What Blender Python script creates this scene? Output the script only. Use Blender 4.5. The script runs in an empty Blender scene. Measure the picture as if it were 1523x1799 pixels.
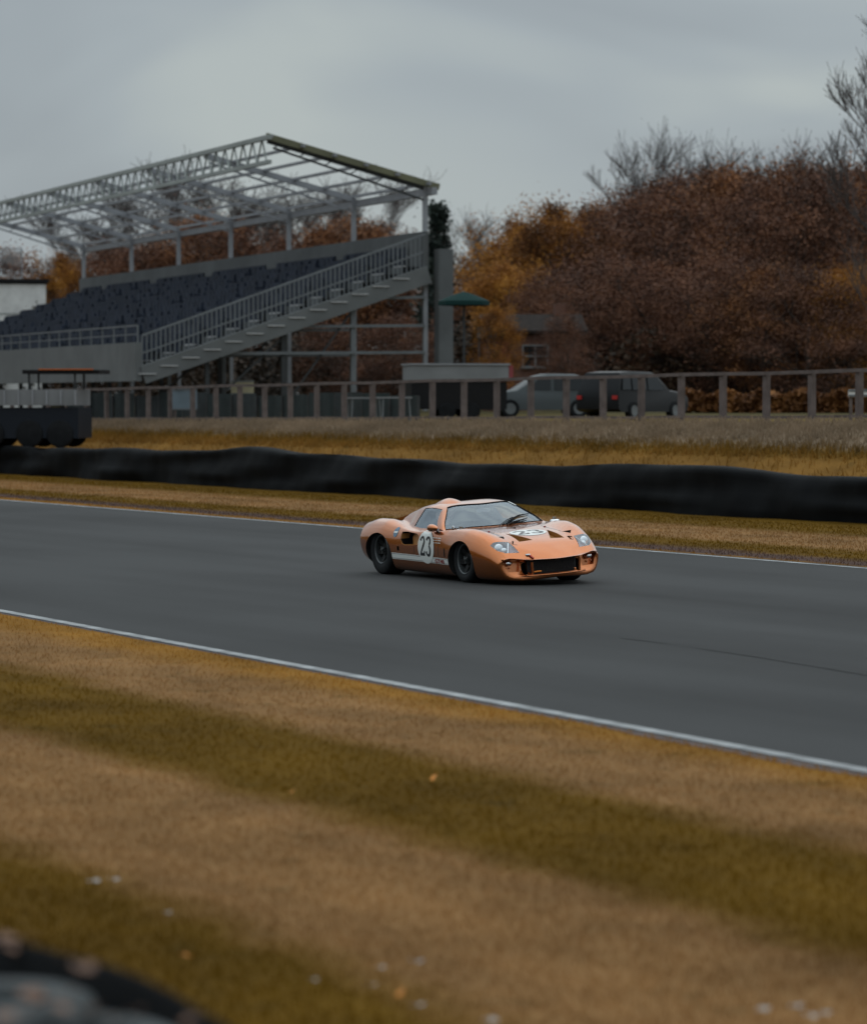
import bpy, bmesh, math, random
import numpy as np
from mathutils import Vector, Matrix
from mathutils.bvhtree import BVHTree
from mathutils.geometry import delaunay_2d_cdt

rnd = random.Random(7)
R = math.radians
scene = bpy.context.scene
COL = scene.collection

# ------------------------------------------------------------------ camera, sky, sun, exposure
CAM_H, FPX, CX, CY, HORIZON = 2.40, 5860.0, 761.5, 899.5, 702.0
PITCH = math.atan((CY - HORIZON) / FPX)
camd = bpy.data.cameras.new('camera')
cam = bpy.data.objects.new('camera', camd)
COL.objects.link(cam)
cam.location = (0, 0, CAM_H)
cam.rotation_euler = (math.pi / 2 - PITCH, 0, 0)
camd.sensor_fit = 'HORIZONTAL'
camd.sensor_width = 24.0
camd.lens = FPX / 1523.0 * 24.0
camd.clip_start, camd.clip_end = 0.5, 6000
camd.dof.use_dof = True
camd.dof.focus_distance = 44.6
camd.dof.aperture_fstop = 1.5
scene.camera = cam
scene.view_settings.view_transform = 'Standard'
scene.view_settings.look = 'None'
scene.view_settings.exposure = 0.0
scene.view_settings.gamma = 1.0
scene.cycles.use_denoising = True
scene.cycles.max_bounces = 8
scene.cycles.transparent_max_bounces = 12

SUN_EL, SUN_AZ = R(52), R(35)
world = bpy.data.worlds.new('World')
scene.world = world
world.use_nodes = True


def build_world():
    nt = world.node_tree
    nt.nodes.clear()
    N, Lk = nt.nodes.new, nt.links.new
    out = N('ShaderNodeOutputWorld')
    sky = N('ShaderNodeTexSky')
    sky.sky_type = 'NISHITA'
    sky.sun_disc = False
    sky.sun_elevation = SUN_EL
    sky.sun_rotation = SUN_AZ
    b1 = N('ShaderNodeBackground')
    b1.inputs['Strength'].default_value = 0.08
    Lk(sky.outputs[0], b1.inputs[0])
    tc = N('ShaderNodeTexCoord')
    mp = N('ShaderNodeMapping')
    mp.inputs['Scale'].default_value = (6.0, 6.0, 20.0)
    mp.inputs['Rotation'].default_value = (0, R(9), 0)
    mp.inputs['Location'].default_value = (4.2, 2.2, 0.9)
    Lk(tc.outputs['Generated'], mp.inputs[0])
    n1 = N('ShaderNodeTexNoise')
    n1.inputs['Scale'].default_value = 1.0
    n1.inputs['Detail'].default_value = 3.0
    n1.inputs['Roughness'].default_value = 0.45
    n1.inputs['Distortion'].default_value = 0.5
    Lk(mp.outputs[0], n1.inputs['Vector'])
    cr = N('ShaderNodeValToRGB')
    e = cr.color_ramp.elements
    e[0].position, e[0].color = 0.36, (0.305, 0.342, 0.370, 1)
    e[1].position, e[1].color = 0.66, (0.435, 0.48, 0.478, 1)
    m = e.new(0.5)
    m.color = (0.36, 0.405, 0.43, 1)
    Lk(n1.outputs['Fac'], cr.inputs[0])
    # an overcast dome is about twice as bright overhead as at the horizon
    sp = N('ShaderNodeSeparateXYZ')
    Lk(tc.outputs['Generated'], sp.inputs[0])
    mr = N('ShaderNodeMapRange')
    mr.inputs['From Min'].default_value = 0.12
    mr.inputs['From Max'].default_value = 0.9
    mr.inputs['To Min'].default_value = 1.0
    mr.inputs['To Max'].default_value = 3.2
    Lk(sp.outputs['Z'], mr.inputs['Value'])
    b2 = N('ShaderNodeBackground')
    Lk(cr.outputs[0], b2.inputs[0])
    Lk(mr.outputs[0], b2.inputs['Strength'])
    mx = N('ShaderNodeMixShader')
    mx.inputs[0].default_value = 0.92
    Lk(b1.outputs[0], mx.inputs[1])
    Lk(b2.outputs[0], mx.inputs[2])
    Lk(mx.outputs[0], out.inputs[0])


build_world()
sund = bpy.data.lights.new('sun', 'SUN')
sund.energy = 0.5
sund.angle = R(100)
sund.color = (1.0, 0.96, 0.9)
sun = bpy.data.objects.new('sun', sund)
COL.objects.link(sun)
sun.rotation_euler = (math.pi / 2 - SUN_EL, 0, math.pi - SUN_AZ)

# ------------------------------------------------------------------ helpers
TRACK_ANG = R(27)
TV = Vector((-math.sin(TRACK_ANG), math.cos(TRACK_ANG), 0))     # along the track, away
NV = Vector((math.cos(TRACK_ANG), math.sin(TRACK_ANG), 0))      # across the track, to the right


def W(q, p, z=0.0):
    return NV * q + TV * p + Vector((0, 0, z))


def ray_dir(px, py):
    c, s = math.cos(PITCH), math.sin(PITCH)
    fw, up = Vector((0, c, -s)), Vector((0, s, c))
    return (fw * FPX + Vector((1, 0, 0)) * (px - CX) - up * (py - CY))


def at(px, py, D):
    """world point seen at pixel px,py of the photograph at distance D along y"""
    d = ray_dir(px, py)
    return Vector((0, 0, CAM_H)) + d * (D / d.y)


def at_z(px, py, z=0.0):
    d = ray_dir(px, py)
    return Vector((0, 0, CAM_H)) + d * ((z - CAM_H) / d.z)


def pq(v):
    return v.dot(TV), v.dot(NV)


class MB:
    def __init__(self):
        self.v, self.f, self.mi = [], [], []

    def add(self, vs, fs, mi=0):
        b = len(self.v)
        self.v.extend([tuple(x) for x in vs])
        self.f.extend([tuple(b + i for i in f) for f in fs])
        self.mi.extend([mi] * len(fs))

    def box(self, c, s, rz=0.0, mi=0):
        c = Vector(c)
        M = Matrix.Rotation(rz, 3, 'Z')
        vs = []
        for k in range(8):
            o = Vector(((-.5, .5)[k & 1] * s[0], (-.5, .5)[k >> 1 & 1] * s[1], (-.5, .5)[k >> 2 & 1] * s[2]))
            vs.append(c + M @ o)
        self.add(vs, [(0, 2, 3, 1), (4, 5, 7, 6), (0, 1, 5, 4), (2, 6, 7, 3), (0, 4, 6, 2), (1, 3, 7, 5)], mi)

    def beam(self, a, b, w, h, mi=0):
        a, b = Vector(a), Vector(b)
        d = (b - a).normalized()
        ref = Vector((0, 0, 1)) if abs(d.z) < 0.95 else Vector((1, 0, 0))
        x = d.cross(ref).normalized()
        y = x.cross(d).normalized()
        vs = [p + x * (sx * w / 2) + y * (sy * h / 2) for p in (a, b) for sx, sy in ((-1, -1), (1, -1), (1, 1), (-1, 1))]
        self.add(vs, [(3, 2, 1, 0), (4, 5, 6, 7), (0, 1, 5, 4), (1, 2, 6, 5), (2, 3, 7, 6), (3, 0, 4, 7)], mi)

    def tube(self, pts, r, n=6, mi=0, cap=True):
        pts = [Vector(p) for p in pts]
        rs = r if isinstance(r, (list, tuple)) else [r] * len(pts)
        vs, fs = [], []
        prev = None
        for i, p in enumerate(pts):
            d = (pts[min(i + 1, len(pts) - 1)] - pts[max(i - 1, 0)]).normalized()
            if prev is None:
                ref = Vector((0, 0, 1)) if abs(d.z) < 0.9 else Vector((1, 0, 0))
                x = d.cross(ref).normalized()
            else:
                x = (prev - d * prev.dot(d)).normalized()
            prev = x
            y = d.cross(x)
            for k in range(n):
                a = 2 * math.pi * k / n
                vs.append(p + (x * math.cos(a) + y * math.sin(a)) * rs[i])
        for i in range(len(pts) - 1):
            for k in range(n):
                fs.append((i * n + k, i * n + (k + 1) % n, (i + 1) * n + (k + 1) % n, (i + 1) * n + k))
        if cap:
            fs.append(tuple(range(n - 1, -1, -1)))
            fs.append(tuple((len(pts) - 1) * n + k for k in range(n)))
        self.add(vs, fs, mi)

    def lathe(self, prof, c=(0, 0, 0), axis='Y', n=48, mi=0):
        """prof: closed or open list of (radius, along)"""
        c = Vector(c)
        vs, fs = [], []
        m = len(prof)
        for k in range(n):
            a = 2 * math.pi * k / n
            for r, h in prof:
                if axis == 'Y':
                    vs.append(c + Vector((r * math.cos(a), h, r * math.sin(a))))
                else:
                    vs.append(c + Vector((r * math.cos(a), r * math.sin(a), h)))
        for k in range(n):
            k2 = (k + 1) % n
            for i in range(m - 1):
                fs.append((k * m + i, k * m + i + 1, k2 * m + i + 1, k2 * m + i))
        self.add(vs, fs, mi)

    def grid(self, P, mi=0, close=False):
        nu, nv = len(P), len(P[0])
        vs = [p for row in P for p in row]
        fs = []
        for i in range(nu - 1):
            for j in range(nv - (0 if close else 1)):
                j2 = (j + 1) % nv
                fs.append((i * nv + j, i * nv + j2, (i + 1) * nv + j2, (i + 1) * nv + j))
        self.add(vs, fs, mi)

    def prism(self, poly, d0, d1, mi=0):
        """poly: list of 3D points; extruded from offset d0 to d1 (vectors)"""
        n = len(poly)
        vs = [Vector(p) + d0 for p in poly] + [Vector(p) + d1 for p in poly]
        fs = [tuple(range(n - 1, -1, -1)), tuple(range(n, 2 * n))]
        fs += [(i, (i + 1) % n, n + (i + 1) % n, n + i) for i in range(n)]
        self.add(vs, fs, mi)

    def build(self, name, mats, parent=None, smooth=None, recalc=True):
        me = bpy.data.meshes.new(name)
        me.from_pydata(self.v, [], self.f)
        for m in (mats if isinstance(mats, (list, tuple)) else [mats]):
            me.materials.append(m)
        if len(set(self.mi)) > 1:
            me.polygons.foreach_set('material_index', self.mi)
        if recalc:
            bm = bmesh.new()
            bm.from_mesh(me)
            bmesh.ops.recalc_face_normals(bm, faces=bm.faces[:])
            bm.to_mesh(me)
            bm.free()
        if smooth is not None:
            me.shade_smooth()
            me.set_sharp_from_angle(angle=R(smooth))
        me.update()
        o = bpy.data.objects.new(name, me)
        COL.objects.link(o)
        if parent is not None:
            o.parent = parent
        return o


def tag(o, label=None, cat=None, group=None, kind=None):
    if label: o['label'] = label
    if cat: o['category'] = cat
    if group: o['group'] = group
    if kind: o['kind'] = kind
    return o


def empty(name, loc, rz=0.0):
    o = bpy.data.objects.new(name, None)
    COL.objects.link(o)
    o.location = loc
    o.rotation_euler = (0, 0, rz)
    return o


def copy_thing(root, loc, rz, scale=None):
    r = root.copy()
    COL.objects.link(r)
    r.location = loc
    r.rotation_euler = (0, 0, rz)
    if scale is not None:
        r.scale = scale
    for ch in list(root.children):
        c = ch.copy()
        COL.objects.link(c)
        c.parent = r
        for g in list(ch.children):
            d = g.copy()
            COL.objects.link(d)
            d.parent = c
    return r


# ------------------------------------------------------------------ materials
def mat(name, col, rough=0.6, metal=0.0, coat=0.0, spec=0.5, noise=None, bump=None, emis=None):
    """noise=(scale, amount, detail): lightness variation; bump=(scale, strength)"""
    m = bpy.data.materials.new(name)
    m.use_nodes = True
    nt = m.node_tree
    b = nt.nodes['Principled BSDF']
    b.inputs['Base Color'].default_value = (*col, 1)
    b.inputs['Roughness'].default_value = rough
    b.inputs['Metallic'].default_value = metal
    b.inputs['Specular IOR Level'].default_value = spec
    if coat:
        b.inputs['Coat Weight'].default_value = coat
        b.inputs['Coat Roughness'].default_value = 0.06
    tc = nt.nodes.new('ShaderNodeTexCoord')
    if noise:
        n = nt.nodes.new('ShaderNodeTexNoise')
        n.inputs['Scale'].default_value = noise[0]
        n.inputs['Detail'].default_value = noise[2] if len(noise) > 2 else 4
        nt.links.new(tc.outputs['Object'], n.inputs['Vector'])
        mr = nt.nodes.new('ShaderNodeMapRange')
        mr.inputs['From Min'].default_value = 0.3
        mr.inputs['From Max'].default_value = 0.7
        mr.inputs['To Min'].default_value = 1 - noise[1]
        mr.inputs['To Max'].default_value = 1 + noise[1]
        nt.links.new(n.outputs['Fac'], mr.inputs['Value'])
        mx = nt.nodes.new('ShaderNodeVectorMath')
        mx.operation = 'SCALE'
        mx.inputs[0].default_value = col
        nt.links.new(mr.outputs[0], mx.inputs['Scale'])
        nt.links.new(mx.outputs[0], b.inputs['Base Color'])
    if bump:
        n = nt.nodes.new('ShaderNodeTexNoise')
        n.inputs['Scale'].default_value = bump[0]
        n.inputs['Detail'].default_value = 4
        nt.links.new(tc.outputs['Object'], n.inputs['Vector'])
        bp = nt.nodes.new('ShaderNodeBump')
        bp.inputs['Strength'].default_value = bump[1]
        bp.inputs['Distance'].default_value = 0.02
        nt.links.new(n.outputs['Fac'], bp.inputs['Height'])
        nt.links.new(bp.outputs[0], b.inputs['Normal'])
    return m


def glass_mat(name, tint, refl, rough=0.02):
    m = bpy.data.materials.new(name)
    m.use_nodes = True
    nt = m.node_tree
    nt.nodes.clear()
    out = nt.nodes.new('ShaderNodeOutputMaterial')
    tr = nt.nodes.new('ShaderNodeBsdfTransparent')
    tr.inputs[0].default_value = (*tint, 1)
    gl = nt.nodes.new('ShaderNodeBsdfGlossy')
    gl.inputs['Roughness'].default_value = rough
    gl.inputs[0].default_value = (0.82, 0.92, 1, 1)
    lw = nt.nodes.new('ShaderNodeLayerWeight')
    lw.inputs['Blend'].default_value = 0.5
    pw = nt.nodes.new('ShaderNodeMath')
    pw.operation = 'POWER'
    pw.inputs[1].default_value = 4.0
    nt.links.new(lw.outputs['Facing'], pw.inputs[0])
    ad = nt.nodes.new('ShaderNodeMath')
    ad.operation = 'MULTIPLY_ADD'
    ad.use_clamp = True
    ad.inputs[1].default_value = 0.85
    ad.inputs[2].default_value = refl + 0.04
    nt.links.new(pw.outputs[0], ad.inputs[0])
    mx = nt.nodes.new('ShaderNodeMixShader')
    nt.links.new(ad.outputs[0], mx.inputs[0])
    nt.links.new(tr.outputs[0], mx.inputs[1])
    nt.links.new(gl.outputs[0], mx.inputs[2])
    nt.links.new(mx.outputs[0], out.inputs[0])
    return m


def leaf_mat(name, cols, rough=0.7, sat_var=0.25):
    """leaf colour varies per leaf and per tree"""
    m = bpy.data.materials.new(name)
    m.use_nodes = True
    nt = m.node_tree
    b = nt.nodes['Principled BSDF']
    b.inputs['Roughness'].default_value = rough
    b.inputs['Specular IOR Level'].default_value = 0.2
    geo = nt.nodes.new('ShaderNodeNewGeometry')
    oi = nt.nodes.new('ShaderNodeObjectInfo')
    tc = nt.nodes.new('ShaderNodeTexCoord')
    n = nt.nodes.new('ShaderNodeTexNoise')
    n.inputs['Scale'].default_value = 0.45
    n.inputs['Detail'].default_value = 2
    ad = nt.nodes.new('ShaderNodeVectorMath')
    nt.links.new(tc.outputs['Object'], ad.inputs[0])
    nt.links.new(oi.outputs['Location'], ad.inputs[1])
    nt.links.new(ad.outputs[0], n.inputs['Vector'])
    mxv = nt.nodes.new('ShaderNodeMath')
    mxv.operation = 'MULTIPLY_ADD'
    nt.links.new(geo.outputs['Random Per Island'], mxv.inputs[0])
    mxv.inputs[1].default_value = 0.26
    cl = nt.nodes.new('ShaderNodeMath')           # light and dark clumps, and each tree a little lighter or darker
    cl.operation = 'MULTIPLY_ADD'
    nt.links.new(n.outputs['Fac'], cl.inputs[0])
    cl.inputs[1].default_value = 1.7
    orm = nt.nodes.new('ShaderNodeMath')
    orm.operation = 'MULTIPLY_ADD'
    nt.links.new(oi.outputs['Random'], orm.inputs[0])
    orm.inputs[1].default_value = 0.22
    orm.inputs[2].default_value = -0.46
    nt.links.new(orm.outputs[0], cl.inputs[2])
    nt.links.new(cl.outputs[0], mxv.inputs[2])
    s2 = nt.nodes.new('ShaderNodeMath')
    s2.operation = 'SUBTRACT'
    nt.links.new(mxv.outputs[0], s2.inputs[0])
    s2.inputs[1].default_value = 0.13
    cr = nt.nodes.new('ShaderNodeValToRGB')
    el = cr.color_ramp.elements
    el[0].position, el[0].color = 0.25, (*cols[0], 1)
    el[1].position, el[1].color = 0.75, (*cols[-1], 1)
    for i, c in enumerate(cols[1:-1]):
        x = el.new(0.25 + 0.5 * (i + 1) / (len(cols) - 1))
        x.color = (*c, 1)
    nt.links.new(s2.outputs[0], cr.inputs[0])
    nt.links.new(cr.outputs[0], b.inputs['Base Color'])
    return m


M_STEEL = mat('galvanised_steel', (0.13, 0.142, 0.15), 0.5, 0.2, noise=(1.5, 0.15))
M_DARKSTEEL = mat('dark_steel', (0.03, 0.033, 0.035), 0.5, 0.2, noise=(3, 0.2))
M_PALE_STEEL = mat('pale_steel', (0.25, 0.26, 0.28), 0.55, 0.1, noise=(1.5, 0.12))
M_CONC = mat('grey_concrete', (0.090, 0.096, 0.099), 0.85, noise=(0.7, 0.2, 6), bump=(6, 0.3))
M_CONC_LIGHT = mat('pale_concrete', (0.115, 0.122, 0.123), 0.85, noise=(0.8, 0.15, 6))
M_TREAD = mat('step_nosing', (0.42, 0.42, 0.42), 0.8, noise=(2, 0.12))
M_SEAT = mat('navy_seat', (0.024, 0.031, 0.048), 0.6, spec=0.15, noise=(2.0, 0.35))
M_WOOD = mat('weathered_rail', (0.125, 0.10, 0.092), 0.85, spec=0.2, noise=(3, 0.25, 6), bump=(25, 0.4))
M_RUBBER = mat('black_rubber', (0.010, 0.011, 0.0125), 0.75, spec=0.15, noise=(4, 0.3), bump=(30, 0.15))
M_RUBBER_DUSTY = mat('dusty_rubber', (0.045, 0.053, 0.055), 0.8, noise=(6, 0.4, 6), bump=(40, 0.3))
M_BELT = mat('conveyor_belt_rubber', (0.0045, 0.0052, 0.006), 0.75, spec=0.09, noise=(0.8, 0.5, 6), bump=(2.5, 0.6))
M_WHITE = mat('white_paint', (0.62, 0.62, 0.61), 0.6, noise=(2.0, 0.12, 6))
M_DIRTYWHITE = mat('greyed_white_paint', (0.17, 0.178, 0.185), 0.6, noise=(1.2, 0.15, 6))
M_BLACK = mat('black_plastic', (0.007, 0.007, 0.008), 0.6, spec=0.2, noise=(8, 0.2))
M_BARK = mat('bark', (0.055, 0.042, 0.034), 0.9, noise=(2, 0.35, 6), bump=(12, 0.6))
M_TWIG = mat('bare_twigs', (0.075, 0.062, 0.058), 0.9, noise=(1, 0.3))
M_BROWNLEAF = leaf_mat('brown_leaves', [(0.075, 0.036, 0.020), (0.15, 0.066, 0.033), (0.22, 0.096, 0.042), (0.31, 0.13, 0.048)])
M_RUSTLEAF = leaf_mat('rust_leaves', [(0.066, 0.034, 0.024), (0.128, 0.058, 0.035), (0.195, 0.086, 0.046)])
M_ORANGELEAF = leaf_mat('orange_leaves', [(0.11, 0.045, 0.014), (0.23, 0.09, 0.02), (0.36, 0.15, 0.025), (0.42, 0.19, 0.03)])
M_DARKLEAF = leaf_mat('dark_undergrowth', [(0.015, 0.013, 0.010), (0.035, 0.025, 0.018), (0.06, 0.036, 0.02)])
M_CONIFER = leaf_mat('conifer_needles', [(0.010, 0.016, 0.014), (0.02, 0.03, 0.024), (0.035, 0.045, 0.035)])


def ground_material(name='mown_grass', gain=1.0, trans=0.0):
    m = bpy.data.materials.new(name)
    m.use_nodes = True
    nt = m.node_tree
    N, Lk = nt.nodes.new, nt.links.new
    b = nt.nodes['Principled BSDF']
    b.inputs['Roughness'].default_value = 0.9
    b.inputs['Specular IOR Level'].default_value = 0.03
    tc = N('ShaderNodeTexCoord')
    sp = N('ShaderNodeSeparateXYZ')
    Lk(tc.outputs['Object'], sp.inputs[0])

    def noise(scale, detail, vecscale=(1, 1, 1), rough=0.55):
        mp = N('ShaderNodeMapping')
        mp.inputs['Scale'].default_value = vecscale
        Lk(tc.outputs['Object'], mp.inputs[0])
        n = N('ShaderNodeTexNoise')
        n.inputs['Scale'].default_value = scale
        n.inputs['Detail'].default_value = detail
        n.inputs['Roughness'].default_value = rough
        Lk(mp.outputs[0], n.inputs['Vector'])
        return n.outputs['Fac']

    def math_(op, a, b_=None, c=None):
        n = N('ShaderNodeMath')
        n.operation = op
        for i, x in enumerate((a, b_, c)):
            if x is None: continue
            if isinstance(x, (int, float)): n.inputs[i].default_value = x
            else: Lk(x, n.inputs[i])
        return n.outputs[0]
    wob = math_('MULTIPLY_ADD', noise(1.1, 4), 0.7, -0.35)
    wob2 = math_('MULTIPLY_ADD', noise(7.0, 3), 0.30, -0.15)
    q = math_('ADD', math_('ADD', sp.outputs['X'], wob), wob2)
    # the mower's stripes run a degree or two off the far edge on the camera side
    skew = math_('MULTIPLY', math_('SUBTRACT', sp.outputs['Y'], 18.0), -0.012)
    q = math_('ADD', q, skew)
    fac = math_('DIVIDE', q, 60.0)
    cr = N('ShaderNodeValToRGB')
    cr.color_ramp.interpolation = 'LINEAR'
    tan, olive, gold, dry = (0.205, 0.113, 0.046), (0.100, 0.054, 0.0065), (0.21, 0.102, 0.020), (0.20, 0.15, 0.105)
    gold2 = (0.165, 0.085, 0.02)
    soil = (0.075, 0.048, 0.040)
    bank = (0.165, 0.122, 0.082)
    stops = [(0, olive), (3.2, olive), (5.9, olive), (6.35, tan), (8.0, tan), (8.3, olive), (9.9, olive), (10.3, tan), (11.3, tan),
             (11.9, gold), (26.9, gold), (27.1, soil), (27.7, soil), (28.2, olive), (29.4, olive), (30.0, tan), (32.3, tan), (33.2, olive), (36.0, olive),
             (36.8, gold2), (39.5, gold2), (39.8, olive), (40.3, bank), (42.9, bank), (43.4, (0.15, 0.10, 0.03)), (50.0, (0.14, 0.098, 0.03)), (59.9, (0.07, 0.06, 0.03))]
    el = cr.color_ramp.elements
    el[0].position, el[0].color = 0, (*stops[0][1], 1)
    el[1].position, el[1].color = stops[-1][0] / 60, (*stops[-1][1], 1)
    for x, c in stops[1:-1]:
        k = el.new(x / 60)
        k.color = (*c, 1)
    Lk(fac, cr.inputs[0])
    patch = math_('MULTIPLY_ADD', noise(0.8, 6, (1, 0.6, 1), 0.65), 1.6, 0.2)
    fine = math_('MULTIPLY_ADD', noise(16, 4, (1, 1, 1), 0.7), 1.0, 0.5)
    tot = math_('MULTIPLY', math_('MULTIPLY', patch, fine), gain)
    mx = N('ShaderNodeVectorMath')
    mx.operation = 'SCALE'
    Lk(cr.outputs[0], mx.inputs[0])
    Lk(tot, mx.inputs['Scale'])
    # worn tufts
    mix = N('ShaderNodeMix')
    mix.data_type = 'RGBA'
    mix.inputs['B'].default_value = (0.052, 0.036, 0.012, 1)
    tuft = N('ShaderNodeMapRange')
    tuft.inputs['From Min'].default_value = 0.6
    tuft.inputs['From Max'].default_value = 0.72
    tuft.inputs['To Max'].default_value = 0.5
    Lk(noise(2.2, 5), tuft.inputs['Value'])
    Lk(tuft.outputs[0], mix.inputs['Factor'])
    Lk(mx.outputs[0], mix.inputs['A'])
    Lk(mix.outputs['Result'], b.inputs['Base Color'])
    bp = N('ShaderNodeBump')
    bp.inputs['Strength'].default_value = 0.7
    bp.inputs['Distance'].default_value = 0.03
    Lk(noise(26, 4), bp.inputs['Height'])
    if trans:                         # thin blades let some light through
        tl = N('ShaderNodeBsdfTranslucent')
        Lk(mix.outputs['Result'], tl.inputs[0])
        ms = N('ShaderNodeMixShader')
        ms.inputs[0].default_value = trans
        Lk(b.outputs[0], ms.inputs[1])
        Lk(tl.outputs[0], ms.inputs[2])
        Lk(ms.outputs[0], nt.nodes['Material Output'].inputs[0])
    else:
        Lk(bp.outputs[0], b.inputs['Normal'])
    return m


def asphalt_material():
    m = bpy.data.materials.new('asphalt')
    m.use_nodes = True
    nt = m.node_tree
    N, Lk = nt.nodes.new, nt.links.new
    b = nt.nodes['Principled BSDF']
    b.inputs['Roughness'].default_value = 0.85
    b.inputs['Specular IOR Level'].default_value = 0.2
    tc = N('ShaderNodeTexCoord')

    def noise(scale, detail, vs):
        mp = N('ShaderNodeMapping')
        mp.inputs['Scale'].default_value = vs
        Lk(tc.outputs['Object'], mp.inputs[0])
        n = N('ShaderNodeTexNoise')
        n.inputs['Scale'].default_value = scale
        n.inputs['Detail'].default_value = detail
        Lk(mp.outputs[0], n.inputs['Vector'])
        return n.outputs['Fac']
    a = noise(0.55, 5, (1, 0.06, 1))      # wheel-track streaks along the road
    c = noise(0.25, 4, (1, 0.5, 1))
    d = noise(60, 3, (1, 1, 1))
    s = N('ShaderNodeMath'); s.operation = 'ADD'
    Lk(a, s.inputs[0]); Lk(c, s.inputs[1])
    s2 = N('ShaderNodeMath'); s2.operation = 'MULTIPLY_ADD'
    Lk(d, s2.inputs[0]); s2.inputs[1].default_value = 0.35
    Lk(s.outputs[0], s2.inputs[2])
    cr = N('ShaderNodeValToRGB')
    e = cr.color_ramp.elements
    mr = N('ShaderNodeMapRange')
    mr.inputs['From Min'].default_value = 0.7
    mr.inputs['From Max'].default_value = 1.65
    Lk(s2.outputs[0], mr.inputs['Value'])
    e[0].position, e[0].color = 0.25, (0.021, 0.0218, 0.0222, 1)
    e[1].position, e[1].color = 0.75, (0.042, 0.0435, 0.0445, 1)
    Lk(mr.outputs[0], cr.inputs[0])
    Lk(cr.outputs[0], b.inputs['Base Color'])
    bp = N('ShaderNodeBump')
    bp.inputs['Strength'].default_value = 0.25
    bp.inputs['Distance'].default_value = 0.01
    Lk(d, bp.inputs['Height'])
    Lk(bp.outputs[0], b.inputs['Normal'])
    return m


M_GRASS = ground_material()
M_BLADE = ground_material('grass_blades', 1.5, 0.45)
M_ASPHALT = asphalt_material()
M_LINE = mat('worn_white_line', (0.27, 0.28, 0.285), 0.8, noise=(3.5, 0.4, 9), spec=.2)
M_SOIL = mat('dark_soil', (0.075, 0.05, 0.043), 0.95, noise=(3, 0.35, 6), bump=(20, 0.5))


# ------------------------------------------------------------------ terrain and track
def q_near(p):
    return 12.13 + (p - 17.65) * 0.030


def smooth(a, b, x):
    t = min(1, max(0, (x - a) / (b - a)))
    return t * t * (3 - 2 * t)


def terrain_z(q, p):
    z = 0.0
    if q < -3:
        z = 8.5 * smooth(-3, -19, q)          # unseen bank behind the camera, added to darken the car's side reflections
    if q > 36.2:
        top = 1.82 - 0.006 * max(-20, min(60, p - 75))
        z = top * smooth(36.2, 43.0, q)
        if q > 44:
            z += (2.12 - top) * smooth(44, 75, q) + 0.0025 * max(0, min(q, 120) - 70)
    return z


def make_terrain():
    qs = [-2500, -900, -400, -150, -60, -30, -20, -17, -14, -11, -8, -5, -3, 0, 4, 8, 11, 27.5, 30, 33, 35.5, 36.2, 36.8, 37.5, 38.2, 39, 40, 41, 42, 43, 44, 47, 51, 56, 62, 70, 80, 95, 115, 140, 200, 400, 900, 2500]
    ps = [-900, -300, -100, -30, 0, 10, 20, 30, 40, 50, 60, 70, 80, 90, 100, 110, 120, 135, 150, 200, 300, 600, 1500, 3500]
    mb = MB()
    mb.grid([[(q, p, terrain_z(q, p)) for q in qs] for p in ps])
    o = mb.build('ground', M_GRASS, smooth=80)
    o.rotation_euler.z = TRACK_ANG
    tag(o, kind='structure')
    # road
    mb = MB()
    pp = [-300, -50] + list(range(0, 130, 8)) + [200, 400]
    mb.grid([[(q_near(p) + (27.15 - q_near(p)) * t, p, 0.004) for t in np.linspace(0, 1, 9)] for p in pp])
    o = mb.build('road', M_ASPHALT, smooth=80)
    o.rotation_euler.z = TRACK_ANG
    tag(o, kind='structure')
    mb = MB()
    mb.grid([[(q_near(p) + 0.03, p, 0.008), (q_near(p) + 0.17, p, 0.008)] for p in pp])
    mb.grid([[(26.88, p, 0.008), (27.02, p, 0.008)] for p in pp])
    o = mb.build('road_edge_lines', M_LINE)
    o.rotation_euler.z = TRACK_ANG
    tag(o, kind='structure')
    mb = MB()
    pts = [(1090, 1121), (1150, 1128), (1350, 1157), (1600, 1199), (1900, 1262)]
    rows = []
    for (x0_, y0_), (x1_, y1_) in zip(pts[:-1], pts[1:]):
        for k in range(6):
            t = k / 6
            g = at_z(x0_ + (x1_ - x0_) * t, y0_ + (y1_ - y0_) * t, .0075)
            p, q = pq(g)
            w = .018 + .012 * math.sin(p * 1.3) + .006 * math.sin(p * 4.7)
            rows.append([(q - w, p, .0075), (q + w, p, .0075)])
    mb.grid(rows)
    o = mb.build('road_seam', mat('tar_seam', (0.021, 0.0215, 0.022), .8, noise=(2, .4), spec=.2))
    o.rotation_euler.z = TRACK_ANG
    tag(o, kind='structure')
    # bare soil worn along the near road edge
    mb = MB()
    row = []
    for i in range(0, 240):
        p = 8 + i * 0.16
        w = 0.035 + 0.13 * smooth(27, 18, p) * (0.6 + 0.4 * math.sin(p * 2.1) * math.sin(p * 0.77 + 1)) + 0.02 * rnd.random()
        row.append([(q_near(p) - w, p, 0.002), (q_near(p) + 0.02, p, 0.003)])
    mb.grid(row)
    o = mb.build('soil_strip', M_SOIL)
    o.rotation_euler.z = TRACK_ANG
    tag(o, kind='structure')


make_terrain()


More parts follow.
